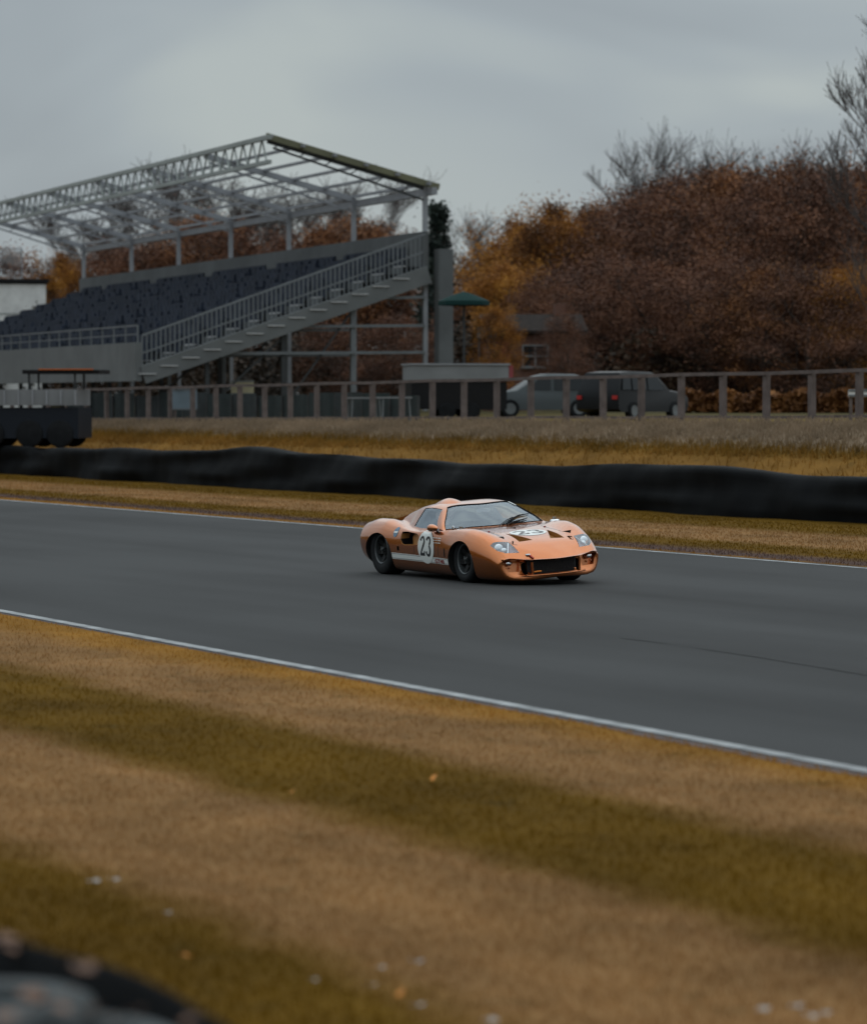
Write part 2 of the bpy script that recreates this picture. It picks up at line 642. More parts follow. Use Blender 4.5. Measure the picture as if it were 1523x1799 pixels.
def blades(name, pts, hmin, hmax, wid, material, seed=1, lean=0.5):
    """pts: (n,3) array in track coords (q,p,z); one bent blade of two quads each"""
    rg = np.random.default_rng(seed)
    n = len(pts)
    a = rg.uniform(0, 2 * np.pi, n)
    h = rg.uniform(hmin, hmax, n)
    ln = rg.uniform(0.1, lean, n) * h
    la = rg.uniform(0, 2 * np.pi, n)
    wx, wy = np.cos(a) * wid / 2, np.sin(a) * wid / 2
    V = np.zeros((n, 5, 3))
    for k, (sgn, hf, lf, ws) in enumerate([(-1, 0, 0, 1), (1, 0, 0, 1), (-1, .55, .3, .8), (1, .55, .3, .8), (0, 1, 1, 0)]):
        V[:, k, 0] = pts[:, 0] + sgn * wx * ws + np.cos(la) * ln * lf
        V[:, k, 1] = pts[:, 1] + sgn * wy * ws + np.sin(la) * ln * lf
        V[:, k, 2] = pts[:, 2] - 0.005 * (hf == 0) + h * hf
    base = (np.arange(n) * 5)[:, None]
    tri = np.concatenate([base + np.array([[0, 1, 3]]), base + np.array([[0, 3, 2]]), base + np.array([[2, 3, 4]])], 1).reshape(-1, 3)
    me = bpy.data.meshes.new(name)
    me.vertices.add(n * 5)
    me.vertices.foreach_set('co', V.reshape(-1))
    nt = len(tri)
    me.loops.add(nt * 3)
    me.loops.foreach_set('vertex_index', tri.reshape(-1).astype(np.int32))
    me.polygons.add(nt)
    me.polygons.foreach_set('loop_start', (np.arange(nt) * 3).astype(np.int32))
    me.update(calc_edges=True)
    me.materials.append(material)
    o = bpy.data.objects.new(name, me)
    COL.objects.link(o)
    o.rotation_euler.z = TRACK_ANG
    return o


def scatter_grass():
    rg = np.random.default_rng(3)
    # camera-side verge: sample in the view wedge, thinning with distance
    n = 210000
    D = rg.uniform(10.5, 42, n)
    keep = rg.uniform(0, 1, n) < np.clip((15.0 / D) ** 1.2, 0, 1)
    D = D[keep]
    X = rg.uniform(-0.19, 0.19, len(D)) * D
    q = X * NV.x + D * NV.y
    p = X * TV.x + D * TV.y
    k = (q > 3.7) & (q < q_near(p) - 0.06) & (p > 3)
    pts = np.stack([q[k], p[k], np.zeros(k.sum())], 1)
    o = blades('grass', pts, 0.012, 0.036, 0.008, M_BLADE, 1)
    tag(o, 'short mown grass in golden and olive stripes between the road and the camera', 'grass', kind='stuff')
    # far verge and the bank beyond the barrier
    n = 60000
    p = rg.uniform(36, 130, n)
    q = rg.uniform(27.2, 35.6, n)
    pts = np.stack([q, p, np.zeros(n)], 1)
    o = blades('grass', pts, 0.02, 0.045, 0.02, M_BLADE, 2)
    tag(o, 'short grass on the verge between the road and the black barrier', 'grass', kind='stuff')
    n = 90000
    p = rg.uniform(45, 140, n)
    q = rg.uniform(36.9, 42.7, n)
    z = np.array([terrain_z(a, b) for a, b in zip(q, p)])
    pts = np.stack([q, p, z], 1)
    tall = (q > 40.0)
    pts = pts[tall | (rg.uniform(0, 1, n) < 0.15)]
    o = blades('grass', pts, 0.06, 0.22, 0.03, M_BLADE, 4, 0.8)
    tag(o, 'long dry grass on the bank below the rail fence', 'grass', kind='stuff')


scatter_grass()

# ------------------------------------------------------------------ the racing car
CAR_O = Vector((0.595, 45.08, 0.004))
CAR_RZ = R(-63)
CAR_ROLL = R(3.7)        # leaning outwards in the corner
M_PAINT = mat('copper_paint', (0.50, 0.155, 0.040), 0.27, 0.90, coat=1.0, spec=0.5)
M_PAINT_SHADED = mat('shaded_copper_paint', (0.30, 0.125, 0.025), 0.55, noise=(6, .1))  # copper body paint in the recesses, shade put into a browner matte colour
M_CABIN = mat('cabin_black', (0.02, 0.021, 0.023), 0.8, noise=(6, 0.2))
M_ARCH = mat('wheel_well', (0.006, 0.006, 0.006), 0.95, noise=(6, 0.2))
M_DECALW = mat('white_vinyl', (0.72, 0.75, 0.73), 0.45, coat=0.3)
M_DECALK = mat('black_vinyl', (0.010, 0.012, 0.018), 0.45, coat=0.3)
M_DECALR = mat('red_vinyl', (0.26, 0.035, 0.035), 0.5)
M_DECALB = mat('blue_vinyl', (0.13, 0.21, 0.30), 0.5)
M_DECALG = mat('grey_vinyl', (0.25, 0.26, 0.27), 0.5)
M_CHROME = mat('chrome', (0.75, 0.76, 0.77), 0.15, 1.0)
M_ALLOY = mat('dark_alloy', (0.014, 0.015, 0.016), 0.5, 0.3, spec=.2, noise=(8, 0.2))
M_RIMLIP = mat('rim_lip', (0.11, 0.12, 0.125), 0.45, 0.6)
M_REFLECTOR = mat('lamp_reflector', (0.55, 0.57, 0.58), 0.3, 0.6)
M_TYRE = mat('tyre_rubber', (0.013, 0.0145, 0.016), 0.8, spec=0.2, noise=(7, 0.3))
M_GLASS = glass_mat('window_glass', (0.88, 0.92, 0.94), 0.12)
M_LAMPGLASS = glass_mat('lamp_cover', (0.85, 0.87, 0.88), 0.10)
M_MESH = mat('radiator_mesh', (0.012, 0.012, 0.013), 0.6, noise=(60, 0.5))
M_STRAP = mat('red_strap', (0.42, 0.03, 0.012), 0.6)
M_AMBER = mat('orange_plastic', (0.75, 0.22, 0.02), 0.5)
M_SKIN = mat('skin', (0.45, 0.25, 0.18), 0.6)
M_SUIT = mat('race_suit', (0.10, 0.11, 0.13), 0.9, noise=(10, 0.2))
M_HELMET = mat('helmet_shell', (0.50, 0.40, 0.36), 0.35, coat=0.5)


def pchip(xs, ys):
    xs = np.array(xs, float)
    ys = np.array(ys, float)
    o = np.argsort(xs)
    xs, ys = xs[o], ys[o]
    h = np.diff(xs)
    d = np.diff(ys) / h
    m = np.zeros(len(xs))
    for i in range(1, len(xs) - 1):
        if d[i - 1] * d[i] > 0:
            w1, w2 = 2 * h[i] + h[i - 1], h[i] + 2 * h[i - 1]
            m[i] = (w1 + w2) / (w1 / d[i - 1] + w2 / d[i])
    m[0], m[-1] = d[0], d[-1]

    def f(x):
        x = min(max(x, xs[0]), xs[-1])
        i = min(max(int(np.searchsorted(xs, x)) - 1, 0), len(h) - 1)
        t = (x - xs[i]) / h[i]
        return ((2 * t**3 - 3 * t**2 + 1) * ys[i] + (t**3 - 2 * t**2 + t) * h[i] * m[i]
                + (-2 * t**3 + 3 * t**2) * ys[i + 1] + (t**3 - t**2) * h[i] * m[i + 1])
    return f


def T(*pairs):
    return pchip([a for a, _ in pairs], [b for _, b in pairs])


F_W = T((2.2, 0.735), (2.12, 0.772), (2, 0.812), (1.85, 0.845), (1.6, 0.875), (1.2, 0.89), (0.8, 0.87), (0, 0.858), (-0.6, 0.868), (-1.2, 0.9), (-1.6, 0.885), (-1.85, 0.862), (-1.97, 0.835))
F_ZW = T((2.2, 0.3), (2.05, 0.38), (1.6, 0.46), (1.2, 0.48), (0.7, 0.44), (0, 0.42), (-0.6, 0.46), (-1.2, 0.55), (-1.97, 0.54))
F_ZB = T((2.2, 0.105), (2, 0.1), (1.5, 0.105), (0, 0.115), (-1.2, 0.13), (-1.6, 0.19), (-1.97, 0.27))
F_YF = T((2.2, 0.645), (1.9, 0.655), (1.5, 0.68), (1.2, 0.7), (0.8, 0.755), (0.6, 0.8), (0.4, 0.815), (0, 0.815), (-0.4, 0.8), (-0.8, 0.735), (-1.2, 0.685), (-1.97, 0.64))
F_ZF = T((2.2, 0.36), (2.12, 0.442), (2.03, 0.523), (1.9, 0.605), (1.75, 0.668), (1.6, 0.708), (1.45, 0.732), (1.25, 0.747), (1.05, 0.743), (0.85, 0.722), (0.6, 0.695), (0.3, 0.68), (0, 0.672), (-0.35, 0.68), (-0.6, 0.705), (-0.85, 0.755), (-1.15, 0.805), (-1.45, 0.803), (-1.75, 0.765), (-1.97, 0.73))
F_YV = T((2.2, 0.42), (1.75, 0.43), (1.5, 0.44), (1.2, 0.475), (1, 0.54), (0.85, 0.68), (0.75, 0.77), (0.4, 0.775), (0, 0.755), (-0.4, 0.715), (-0.6, 0.665), (-0.8, 0.59), (-1.2, 0.5), (-1.6, 0.46), (-1.97, 0.45))
F_ZV = T((2.2, 0.333), (2.12, 0.408), (2.03, 0.493), (1.9, 0.566), (1.7, 0.628), (1.5, 0.66), (1.25, 0.682), (1, 0.698), (0.75, 0.705), (0.4, 0.7), (0, 0.692), (-0.4, 0.705), (-0.7, 0.735), (-1, 0.765), (-1.3, 0.775), (-1.6, 0.765), (-1.97, 0.72))
F_YR = T((2.2, 0.25), (1.5, 0.28), (1.2, 0.34), (1, 0.46), (0.85, 0.64), (0.76, 0.752), (0.7, 0.735), (0.6, 0.69), (0.5, 0.632), (0.4, 0.572), (0.3, 0.515), (0.24, 0.492), (0.1, 0.485), (-0.3, 0.475), (-0.6, 0.455), (-0.9, 0.42), (-1.2, 0.38), (-1.5, 0.33), (-1.97, 0.28))
F_ZR = T((2.2, 0.332), (2.12, 0.404), (2.03, 0.476), (1.9, 0.558), (1.7, 0.623), (1.5, 0.658), (1.25, 0.683), (1, 0.7), (0.82, 0.706), (0.76, 0.713), (0.65, 0.775), (0.5, 0.857), (0.4, 0.912), (0.3, 0.962), (0.24, 0.98), (0.1, 0.99), (-0.1, 0.995), (-0.35, 0.986), (-0.6, 0.96), (-0.9, 0.905), (-1.2, 0.845), (-1.5, 0.795), (-1.97, 0.725))
F_ZC = T((2.2, 0.328), (2.12, 0.4), (2.03, 0.472), (1.9, 0.555), (1.7, 0.622), (1.5, 0.657), (1.25, 0.683), (1, 0.702), (0.82, 0.712), (0.77, 0.719), (0.65, 0.795), (0.5, 0.885), (0.4, 0.942), (0.3, 0.99), (0.24, 1.006), (0.1, 1.022), (-0.1, 1.033), (-0.35, 1.022), (-0.6, 0.992), (-0.9, 0.935), (-1.2, 0.875), (-1.5, 0.82), (-1.75, 0.775), (-1.97, 0.775))
F_CN = T((2.2, 0.4), (1.9, 0.33), (1.5, 0.12), (1.2, 0), (-1.5, 0), (-1.97, -0.06))
F_CC = T((2.2, 0), (1.4, 0), (1, 0.12), (0.76, 0.3), (0.5, 0.38), (0.24, 0.46), (-0.1, 0.2), (-0.35, 0.05), (-0.6, 0), (-1.97, 0))
SEG_N = [4, 3, 4, 6, 7, 6, 8, 5, 14]


def section(s0):
    s = 1.5 + (s0 - 1.5) * .70 / .76 if s0 > 1.5 else s0      # a little more nose overhang
    w, zw, zb = F_W(s), F_ZW(s), F_ZB(s)
    yf, zf, yv, zv, yr, zr, zc = F_YF(s), F_ZF(s), F_YV(s), F_ZV(s), F_YR(s), F_ZR(s), F_ZC(s)
    cn, cc = F_CN(s), F_CC(s)
    k = smooth(-.9, -.3, s) * (1 - smooth(.75, 1.0, s))     # tumblehome bulge only along the cabin
    ym, zm = (yv + yr) / 2 + 0.012 * k, (zv + zr) / 2
    base = [(0, zb), (w - .13, zb), (w - .035, zb + .09), (w, zw), (yf + (w - yf) * .62, zw + (zf - zw) * .72), (yf, zf), (yv, zv), (ym, zm), (yr, zr), (0, zc)]
    out = []
    for i, (y, z) in enumerate(base):
        out.append(Vector((s0 - cn * y * y - (cc * y * y if i >= 6 else (cc * y * y * .35 if i == 5 else 0)), y, z)))
    return out


def catmull(P0, P1, P2, P3, t):
    def tj(ti, a, b):
        return ti + max((b - a).length, 1e-5) ** 0.5
    t0 = 0
    t1 = tj(t0, P0, P1); t2 = tj(t1, P1, P2); t3 = tj(t2, P2, P3)
    x = t1 + (t2 - t1) * t
    A1 = P0 * ((t1 - x) / (t1 - t0)) + P1 * ((x - t0) / (t1 - t0))
    A2 = P1 * ((t2 - x) / (t2 - t1)) + P2 * ((x - t1) / (t2 - t1))
    A3 = P2 * ((t3 - x) / (t3 - t2)) + P3 * ((x - t2) / (t3 - t2))
    B1 = A1 * ((t2 - x) / (t2 - t0)) + A2 * ((x - t0) / (t2 - t0))
    B2 = A2 * ((t3 - x) / (t3 - t1)) + A3 * ((x - t1) / (t3 - t1))
    return B1 * ((t2 - x) / (t2 - t1)) + B2 * ((x - t1) / (t2 - t1))


def mir(v):
    return Vector((v.x, -v.y, v.z))


def surf(s, t):
    """body surface at station s and section parameter t in 0..9 (0 bottom centre, 9 top centre), left half"""
    P = section(s)
    i = min(int(t), 8)
    a = P[i - 1] if i > 0 else mir(P[1])
    d = P[i + 2] if i < 8 else mir(P[8])
    return catmull(a, P[i], P[i + 1], d, t - i)


def surf2(s, t):
    """t in 0..18 runs round: 9..18 is the right half from the top down"""
    return surf(s, t) if t <= 9 else mir(surf(s, 18 - t))


def build_body_mesh():
    ss = list(np.linspace(-1.80, 2.227, 156)) + [.75, .765, .78]
    ss = sorted(set(round(x, 4) for x in ss))
    ts = []
    for i, n in enumerate(SEG_N):
        ts += [i + k / n for k in range(n)]
    ts.append(9)
    loop_t = ts + [18 - t for t in reversed(ts[1:-1])]
    rows = [[surf2(s, t) for t in loop_t] for s in ss]
    # round the nose and tail edges by shrinking the last loops about their middle

    def shrunk(row, dx, k):
        c = sum((v for v in row), Vector()) / len(row)
        return [Vector((v.x + dx, v.y * (1 - k * .55), c.z + (v.z - c.z) * (1 - k))) for v in row]
    nose = rows[-1]
    rows += [shrunk(nose, .018, .02), shrunk(nose, .034, .06), shrunk(nose, .044, .13), shrunk(nose, .046, .22)]
    tail = rows[0]
    rows = [shrunk(tail, -.026, .06), shrunk(tail, -.022, .03), shrunk(tail, -.012, .008)] + rows
    mb = MB()
    mb.grid(rows, close=True)
    n = len(loop_t)
    h = len(ts)
    for base, rev in ((0, False), ((len(rows) - 1) * n, True)):      # caps: strips across from left half to right half
        L = [base + i for i in range(h)]
        Rr = [base + 0] + [base + n - i for i in range(1, h - 1)] + [base + h - 1]
        for i in range(h - 1):
            f = [L[i], L[i + 1], Rr[i + 1], Rr[i]]
            f = [x for k, x in enumerate(f) if x not in f[:k]]
            mb.f.append(tuple(f))
            mb.mi.append(0)
    return mb


def patch_grid(corner, nu, nv, off=0.0):
    """corner(u,v)->(s,t); returns grid of points pushed outward by off along the surface normal"""
    G = []
    e = 1e-3
    for i in range(nu + 1):
        row = []
        for j in range(nv + 1):
            s, t = corner(i / nu, j / nv)
            p = surf2(s, t)
            if off:
                n = (surf2(s + e, t) - surf2(s - e, t)).cross(surf2(s, min(t + e, 18)) - surf2(s, t - e)).normalized()
                c = Vector((p.x, 0, .4))
                if n.dot(p - c) < 0: n = -n
                p = p + n * off
            row.append(p)
        G.append(row)
    return G


def closed_slab(mb, A, B, mi=0):
    nu, nv = len(A), len(A[0])
    mb.grid(A, mi)
    mb.grid([list(r) for r in B], mi)
    ring = [(0, j) for j in range(nv)] + [(i, nv - 1) for i in range(1, nu)] + [(nu - 1, j) for j in range(nv - 2, -1, -1)] + [(i, 0) for i in range(nu - 2, 0, -1)]
    b = len(mb.v)
    n = len(ring)
    mb.v += [tuple(A[i][j]) for i, j in ring] + [tuple(B[i][j]) for i, j in ring]
    mb.f += [(b + k, b + (k + 1) % n, b + n + (k + 1) % n, b + n + k) for k in range(n)]
    mb.mi += [mi] * n


def weld(o):
    bm = bmesh.new()
    bm.from_mesh(o.data)
    bmesh.ops.remove_doubles(bm, verts=bm.verts[:], dist=1e-5)
    bmesh.ops.recalc_face_normals(bm, faces=bm.faces[:])
    bm.to_mesh(o.data)
    bm.free()


# corners of the glass openings in (station, section parameter)
def ws_corner(u, v, m=0.0):
    return .26 - m + (.742 + m * .5 - .26 + m) * u, 8 + (.06 - m) + (2 - 2 * (.06 - m)) * v


def sw_corner(u, v, m=0.0):
    """right side window: u from rear to front, v from sill to roof rail"""
    t = 6.22 - m * 3 + (7.80 + m * 2 - 6.22 + m * 3) * v
    s0 = -.44 - m + .01 * v
    s1 = .725 + m - .485 * v
    return s0 + (s1 - s0) * u, 18 - t


def sw_corner_l(u, v, m=0.0):
    s, t = sw_corner(u, v, m)
    return s, 18 - t


def ellipse_pts(n, a, b, cx=0, cy=0):
    return [(cx + a * math.cos(2 * math.pi * k / n), cy + b * math.sin(2 * math.pi * k / n)) for k in range(n)]


car = empty('racing_car', CAR_O, CAR_RZ)
tag(car, 'copper orange sixties racing coupe with number 23 roundels cornering on the track', 'racing car')
car.rotation_euler.x = CAR_ROLL
ROLLM = Matrix.Rotation(CAR_ROLL, 4, 'X')
CARM = Matrix.Translation(CAR_O) @ Matrix.Rotation(CAR_RZ, 4, 'Z') @ ROLLM
CARI = CARM.inverted()


def car_hit(px, py):
    """point and normal in car space where the photograph's pixel meets the body"""
    o = CARI @ Vector((0, 0, CAM_H))
    d = (CARI.to_3x3() @ ray_dir(px, py)).normalized()
    h = BODY_BVH.ray_cast(o, d)
    if h[0] is None:
        best = min((BODY_BVH.find_nearest(o + d * (43 + k * .05)) for k in range(90)), key=lambda r: r[3])
        return best[0], best[1]
    return h[0], h[1]


def apply_mods(o):
    dg = bpy.context.evaluated_depsgraph_get()
    me = bpy.data.meshes.new_from_object(o.evaluated_get(dg), depsgraph=dg)
    o.modifiers.clear()
    old = o.data
    o.data = me
    bpy.data.meshes.remove(old)


def map2d(outline, mapper, off, step=0.03, holes=None):
    """triangulate a 2D outline with interior points and lay it on the body"""
    xs = [p[0] for p in outline]; ys = [p[1] for p in outline]
    pts = [Vector(p) for p in outline]
    n = len(pts)
    edges = [(i, (i + 1) % n) for i in range(n)]

    def inside(x, y):
        c = False
        for i in range(n):
            (x1, y1), (x2, y2) = outline[i], outline[(i + 1) % n]
            if (y1 > y) != (y2 > y) and x < (x2 - x1) * (y - y1) / (y2 - y1) + x1:
                c = not c
        return c
    x = min(xs) + step / 2
    while x < max(xs):
        y = min(ys) + step / 2
        while y < max(ys):
            if inside(x, y) and min((x - a)**2 + (y - b)**2 for a, b in outline) > (step * .4)**2:
                pts.append(Vector((x, y)))
            y += step
        x += step
    v, _, f, *_ = delaunay_2d_cdt(pts, edges, [list(range(n))], 1, 1e-6)
    P = []
    for q in v:
        h, nn = mapper(q[0], q[1])
        P.append(h + nn * off)
    return P, [tuple(t) for t in f]


def side_map(x, z, sgn=-1):
    h = BODY_BVH.ray_cast(Vector((x, 2.0 * sgn, z)), Vector((0, -sgn, 0)))
    return h[0], h[1]


def top_map(x, y):
    h = BODY_BVH.ray_cast(Vector((x, y, 2.0)), Vector((0, 0, -1)))
    return h[0], h[1]


def decal(name, outlines, mapper, off, m, step=0.03, parent=None):
    mb = MB()
    for ol in outlines:
        P, F = map2d(ol, mapper, off, step)
        mb.add(P, F)
    return mb.build(name, m, car if parent is None else parent, smooth=60, recalc=False)


def densify(poly, n=6):
    out = []
    for i in range(len(poly)):
        a, b = poly[i], poly[(i + 1) % len(poly)]
        for k in range(n):
            out.append((a[0] + (b[0] - a[0]) * k / n, a[1] + (b[1] - a[1]) * k / n))
    return out


def stroke(path, widths):
    """outline polygon of a brush stroke along path"""
    L, Rr = [], []
    n = len(path)
    for i in range(n):
        a, b = path[max(i - 1, 0)], path[min(i + 1, n - 1)]
        dx, dy = b[0] - a[0], b[1] - a[1]
        l = math.hypot(dx, dy) or 1
        w = widths[i] / 2
        L.append((path[i][0] - dy / l * w, path[i][1] + dx / l * w))
        Rr.append((path[i][0] + dy / l * w, path[i][1] - dx / l * w))
    return L + Rr[::-1]


def digits(mapper2):
    """'2' and '3' in a unit box 0..1 x 0..1.6 each, mapped by mapper2(x,y)->2D"""
    def arc(cx, cy, rx, ry, a0, a1, n):
        return [(cx + rx * math.cos(R(a0 + (a1 - a0) * k / n)), cy + ry * math.sin(R(a0 + (a1 - a0) * k / n))) for k in range(n + 1)]
    two = arc(.5, 1.18, .34, .36, 170, -35, 12) + [(.52, .62), (.33, .36), (.22, .17)]
    w2 = [.30, .24, .20, .18] + [.2] * 5 + [.24, .26, .26, .26] + [.22, .18, .16]
    foot = [(.06, .0), (.06, .12), (.2, .3), (.34, .3), (.62, .22), (.78, .28), (.86, .42), (.98, .42), (.95, .0)]
    three = arc(.48, 1.22, .34, .32, 165, -62, 10)
    three_b = arc(.48, .48, .38, .42, 66, -165, 12)
    t1 = stroke(two, w2)
    t3 = stroke(three, [.28, .24, .2, .18, .2, .22, .26, .26, .26, .24, .2])
    t4 = stroke(three_b, [.18, .22, .26, .28, .28, .28, .26, .24, .22, .2, .2, .24, .30])
    return [[mapper2(x, y) for x, y in t1], [mapper2(x, y) for x, y in foot],
            [mapper2(x + 1.14, y) for x, y in t3], [mapper2(x + 1.14, y) for x, y in t4]]


def build_car():
    global BODY_BVH
    body = build_body_mesh().build('body', [M_PAINT, M_ARCH, M_CABIN, M_BLACK], car)
    weld(body)
    bm = bmesh.new()
    bm.from_mesh(body.data)
    BODY_BVH = BVHTree.FromBMesh(bm)
    bm.free()
    cutters = []

    def cutter(mb, m):
        o = mb.build('cutter', m, car)
        weld(o)
        cutters.append(o)
    # wheel arches
    for sx, a, b, zc in ((1.205, .355, .305, .30), (-1.205, .40, .315, .315)):
        for sg in (1, -1):
            mb = MB()
            ring = [(sx + a * math.cos(2 * math.pi * k / 48), zc + b * math.sin(2 * math.pi * k / 48) * (1 if math.sin(2 * math.pi * k / 48) > 0 else 1.3)) for k in range(48)]
            mb.prism([Vector((x, 0, z)) for x, z in ring], Vector((0, sg * .50, 0)), Vector((0, sg * 1.2, 0)))
            cutter(mb, M_ARCH)
    # cabin cavity
    mb = MB()
    rows = []
    for s in np.linspace(-.60, .70, 16):
        P = section(s)
        yv, zv, yr, zr, zc, cc = P[6].y, P[6].z, P[8].y, P[8].z, P[9].z, F_CC(s)
        prof = [(0, .17), (.55, .17), (yv - .07, .36), (yv - .045, zv - .01), (P[7].y - .035, P[7].z - .012), (yr - .035, zr - .035), (yr * .5, zc - .04), (0, zc - .03)]
        row = [Vector((s - cc * y * y * .95, y, z)) for y, z in prof]
        row += [mir(v) for v in reversed(row[1:-1])]
        rows.append(row)
    mb.grid(rows, close=True)
    n = len(rows[0])
    mb.f += [tuple(range(n)), tuple((len(rows) - 1) * n + k for k in range(n))]
    mb.mi += [0, 0]
    cutter(mb, M_CABIN)
    # windscreen and side windows
    for fn, nu, nv in ((ws_corner, 10, 16), (sw_corner, 10, 8), (sw_corner_l, 10, 8)):
        mb = MB()
        closed_slab(mb, patch_grid(fn, nu, nv, .03), patch_grid(fn, nu, nv, -.07))
        cutter(mb, M_CABIN)

    def pix_prism(poly, depth, m, out=.03, direction=None, mirror=False):
        H = [car_hit(*p) for p in poly]
        nn = sum((h[1] for h in H), Vector()).normalized() if direction is None else direction
        for mr in ([False, True] if mirror else [False]):
            mb = MB()
            pts = [mir(h[0]) if mr else h[0] for h in H]
            d = mir(nn) if mr else nn
            mb.prism(pts, d * out, -d * depth)
            cutter(mb, m)
        return H, nn
    # nose openings: the main grille and the two small side ones (front view, y/z outlines)
    def nose_prism(yz, m, x0=1.72):
        mb = MB()
        mb.prism([Vector((0, y, z)) for y, z in yz], Vector((x0, 0, 0)), Vector((2.4, 0, 0)))
        cutter(mb, m)
    nose_prism([(-.32, .155), (.32, .155), (.335, .312), (-.335, .312)], M_BLACK, 2.06)
    for sg in (1, -1):
        nose_prism([(sg * y, z) for y, z in [(.355, .155), (.40, .157), (.425, .175), (.438, .22), (.438, .27), (.426, .298), (.40, .312), (.368, .312)]], M_BLACK, 1.98)
    # recess for fog lamp beside the grille
    H_fog, n_fog = pix_prism([(879.5, 983.5), (913.5, 984.0), (913.0, 1004.5), (893, 1005.5)], .07, M_PAINT, mirror=True)
    # headlamp recesses
    hl = [(861, 959), (866, 953.5), (880, 952), (893, 952.5), (912.5, 971.2), (888, 972.3), (873, 968)]
    H_hl, n_hl = pix_prism(hl, .10, M_PAINT, mirror=True)
    # bonnet outlet vents (two large triangles), small slots on the fenders and by the windscreen
    pix_prism([(887, 937.5), (935.5, 948.5), (912, 952)], .05, M_PAINT_SHADED, direction=Vector((0, 0, 1)), mirror=True)
    pix_prism([(874.5, 943), (884.5, 943.2), (886, 947.5)], .03, M_BLACK, direction=Vector((0, 0, 1)), mirror=True)
    pix_prism([(893, 927.5), (905.5, 926.3), (906.5, 929)], .03, M_BLACK, direction=Vector((0, 0, 1)))
    # side intake behind the door: deepest at its rear edge
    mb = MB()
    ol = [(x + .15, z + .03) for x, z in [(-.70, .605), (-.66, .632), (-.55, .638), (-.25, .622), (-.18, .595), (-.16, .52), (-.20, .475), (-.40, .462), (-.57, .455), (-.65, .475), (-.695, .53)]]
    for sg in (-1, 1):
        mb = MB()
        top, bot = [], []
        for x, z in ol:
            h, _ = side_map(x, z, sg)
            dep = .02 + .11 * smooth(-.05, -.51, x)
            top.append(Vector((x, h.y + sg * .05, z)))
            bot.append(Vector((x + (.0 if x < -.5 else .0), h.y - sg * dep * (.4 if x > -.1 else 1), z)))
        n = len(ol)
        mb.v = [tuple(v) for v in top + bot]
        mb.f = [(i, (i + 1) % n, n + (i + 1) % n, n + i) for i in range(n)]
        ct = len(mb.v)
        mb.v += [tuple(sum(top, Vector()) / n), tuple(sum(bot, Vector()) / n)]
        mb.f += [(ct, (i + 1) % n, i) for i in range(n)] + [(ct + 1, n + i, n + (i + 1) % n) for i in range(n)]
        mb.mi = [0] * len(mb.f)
        cutter(mb, M_PAINT_SHADED)
        mb = MB()          # black throat at the rear
        mb.box((-.463, sg * .70, .577), (.165, .30, .172))
        cutter(mb, M_BLACK)
        mb = MB()
        mb.box((-.615, sg * .87, .435), (.06, .12, .06))
        cutter(mb, M_BLACK)
    # rear quarter scoop between the cabin and the rear fender
    pix_prism([(693, 911), (703, 914.2), (711, 910), (722.5, 897), (705, 903.5)], .06, M_PAINT_SHADED, direction=Vector((0.1, -.5, .86)), mirror=True)
    for c in cutters:
        md = body.modifiers.new('cut', 'BOOLEAN')
        md.operation = 'DIFFERENCE'
        md.solver = 'EXACT'
        md.object = c
        md.material_mode = 'TRANSFER'
    apply_mods(body)
    for c in cutters:
        bpy.data.objects.remove(c, do_unlink=True)
    # roof bubble over the driver's seat
    mb = MB()
    G = []
    for i in range(17):
        row = []
        r = i / 16
        for k in range(36):
            a = 2 * math.pi * k / 36
            x, y = -.20 + .33 * r * math.cos(a), -.27 + .165 * r * math.sin(a)
            h, _ = top_map(x, y)
            row.append(Vector((x, y, h.z - .012 + .052 * (1 - r * r) ** 1.3 + .012 * (1 - r))))
        G.append(row)
    mb.grid(G, close=True)
    mb.build('roof_bubble', M_PAINT, car, smooth=50)
    body.data.shade_smooth()
    body.data.set_sharp_from_angle(angle=R(32))

    # glazing
    def glass(name, fn, nu, nv, m=.012):
        mb = MB()
        mb.grid(patch_grid(lambda u, v: fn(u, v, m), nu, nv, -.006))
        return mb.build(name, M_GLASS, car, smooth=60)
    wsg = glass('windscreen', ws_corner, 12, 24)
    glass('side_window', sw_corner, 12, 10)
    glass('side_window', sw_corner_l, 12, 10)
    # black rubber seal round the windscreen
    mb = MB()
    ed = [(0, j / 24) for j in range(25)] + [(i / 12, 1) for i in range(1, 13)] + [(1, j / 24) for j in range(23, -1, -1)] + [(i / 12, 0) for i in range(11, 0, -1)]
    pts = []
    e = 1e-3
    for u, v in ed:
        pts.append(surf2(*ws_corner(u, v)) + Vector((.001, 0, .001)))
    mb.tube(pts + [pts[0]], .0055, 6, cap=False)
    mb.build('windscreen_seal', M_BLACK, car, smooth=60)

    # windscreen sticker at the far top corner
    def wsmap(u, v):
        p = patch_grid(lambda a, b: ws_corner(u, v), 1, 1, .004)[0][0]
        return p, Vector((0, 0, 0))
    P, Fc = map2d([(.03, .03), (.03, .075), (.26, .062), (.26, .028)], wsmap, 0, .02)
    mb = MB(); mb.add(P, Fc)
    mb.build('windscreen_sticker', M_DECALW, wsg)

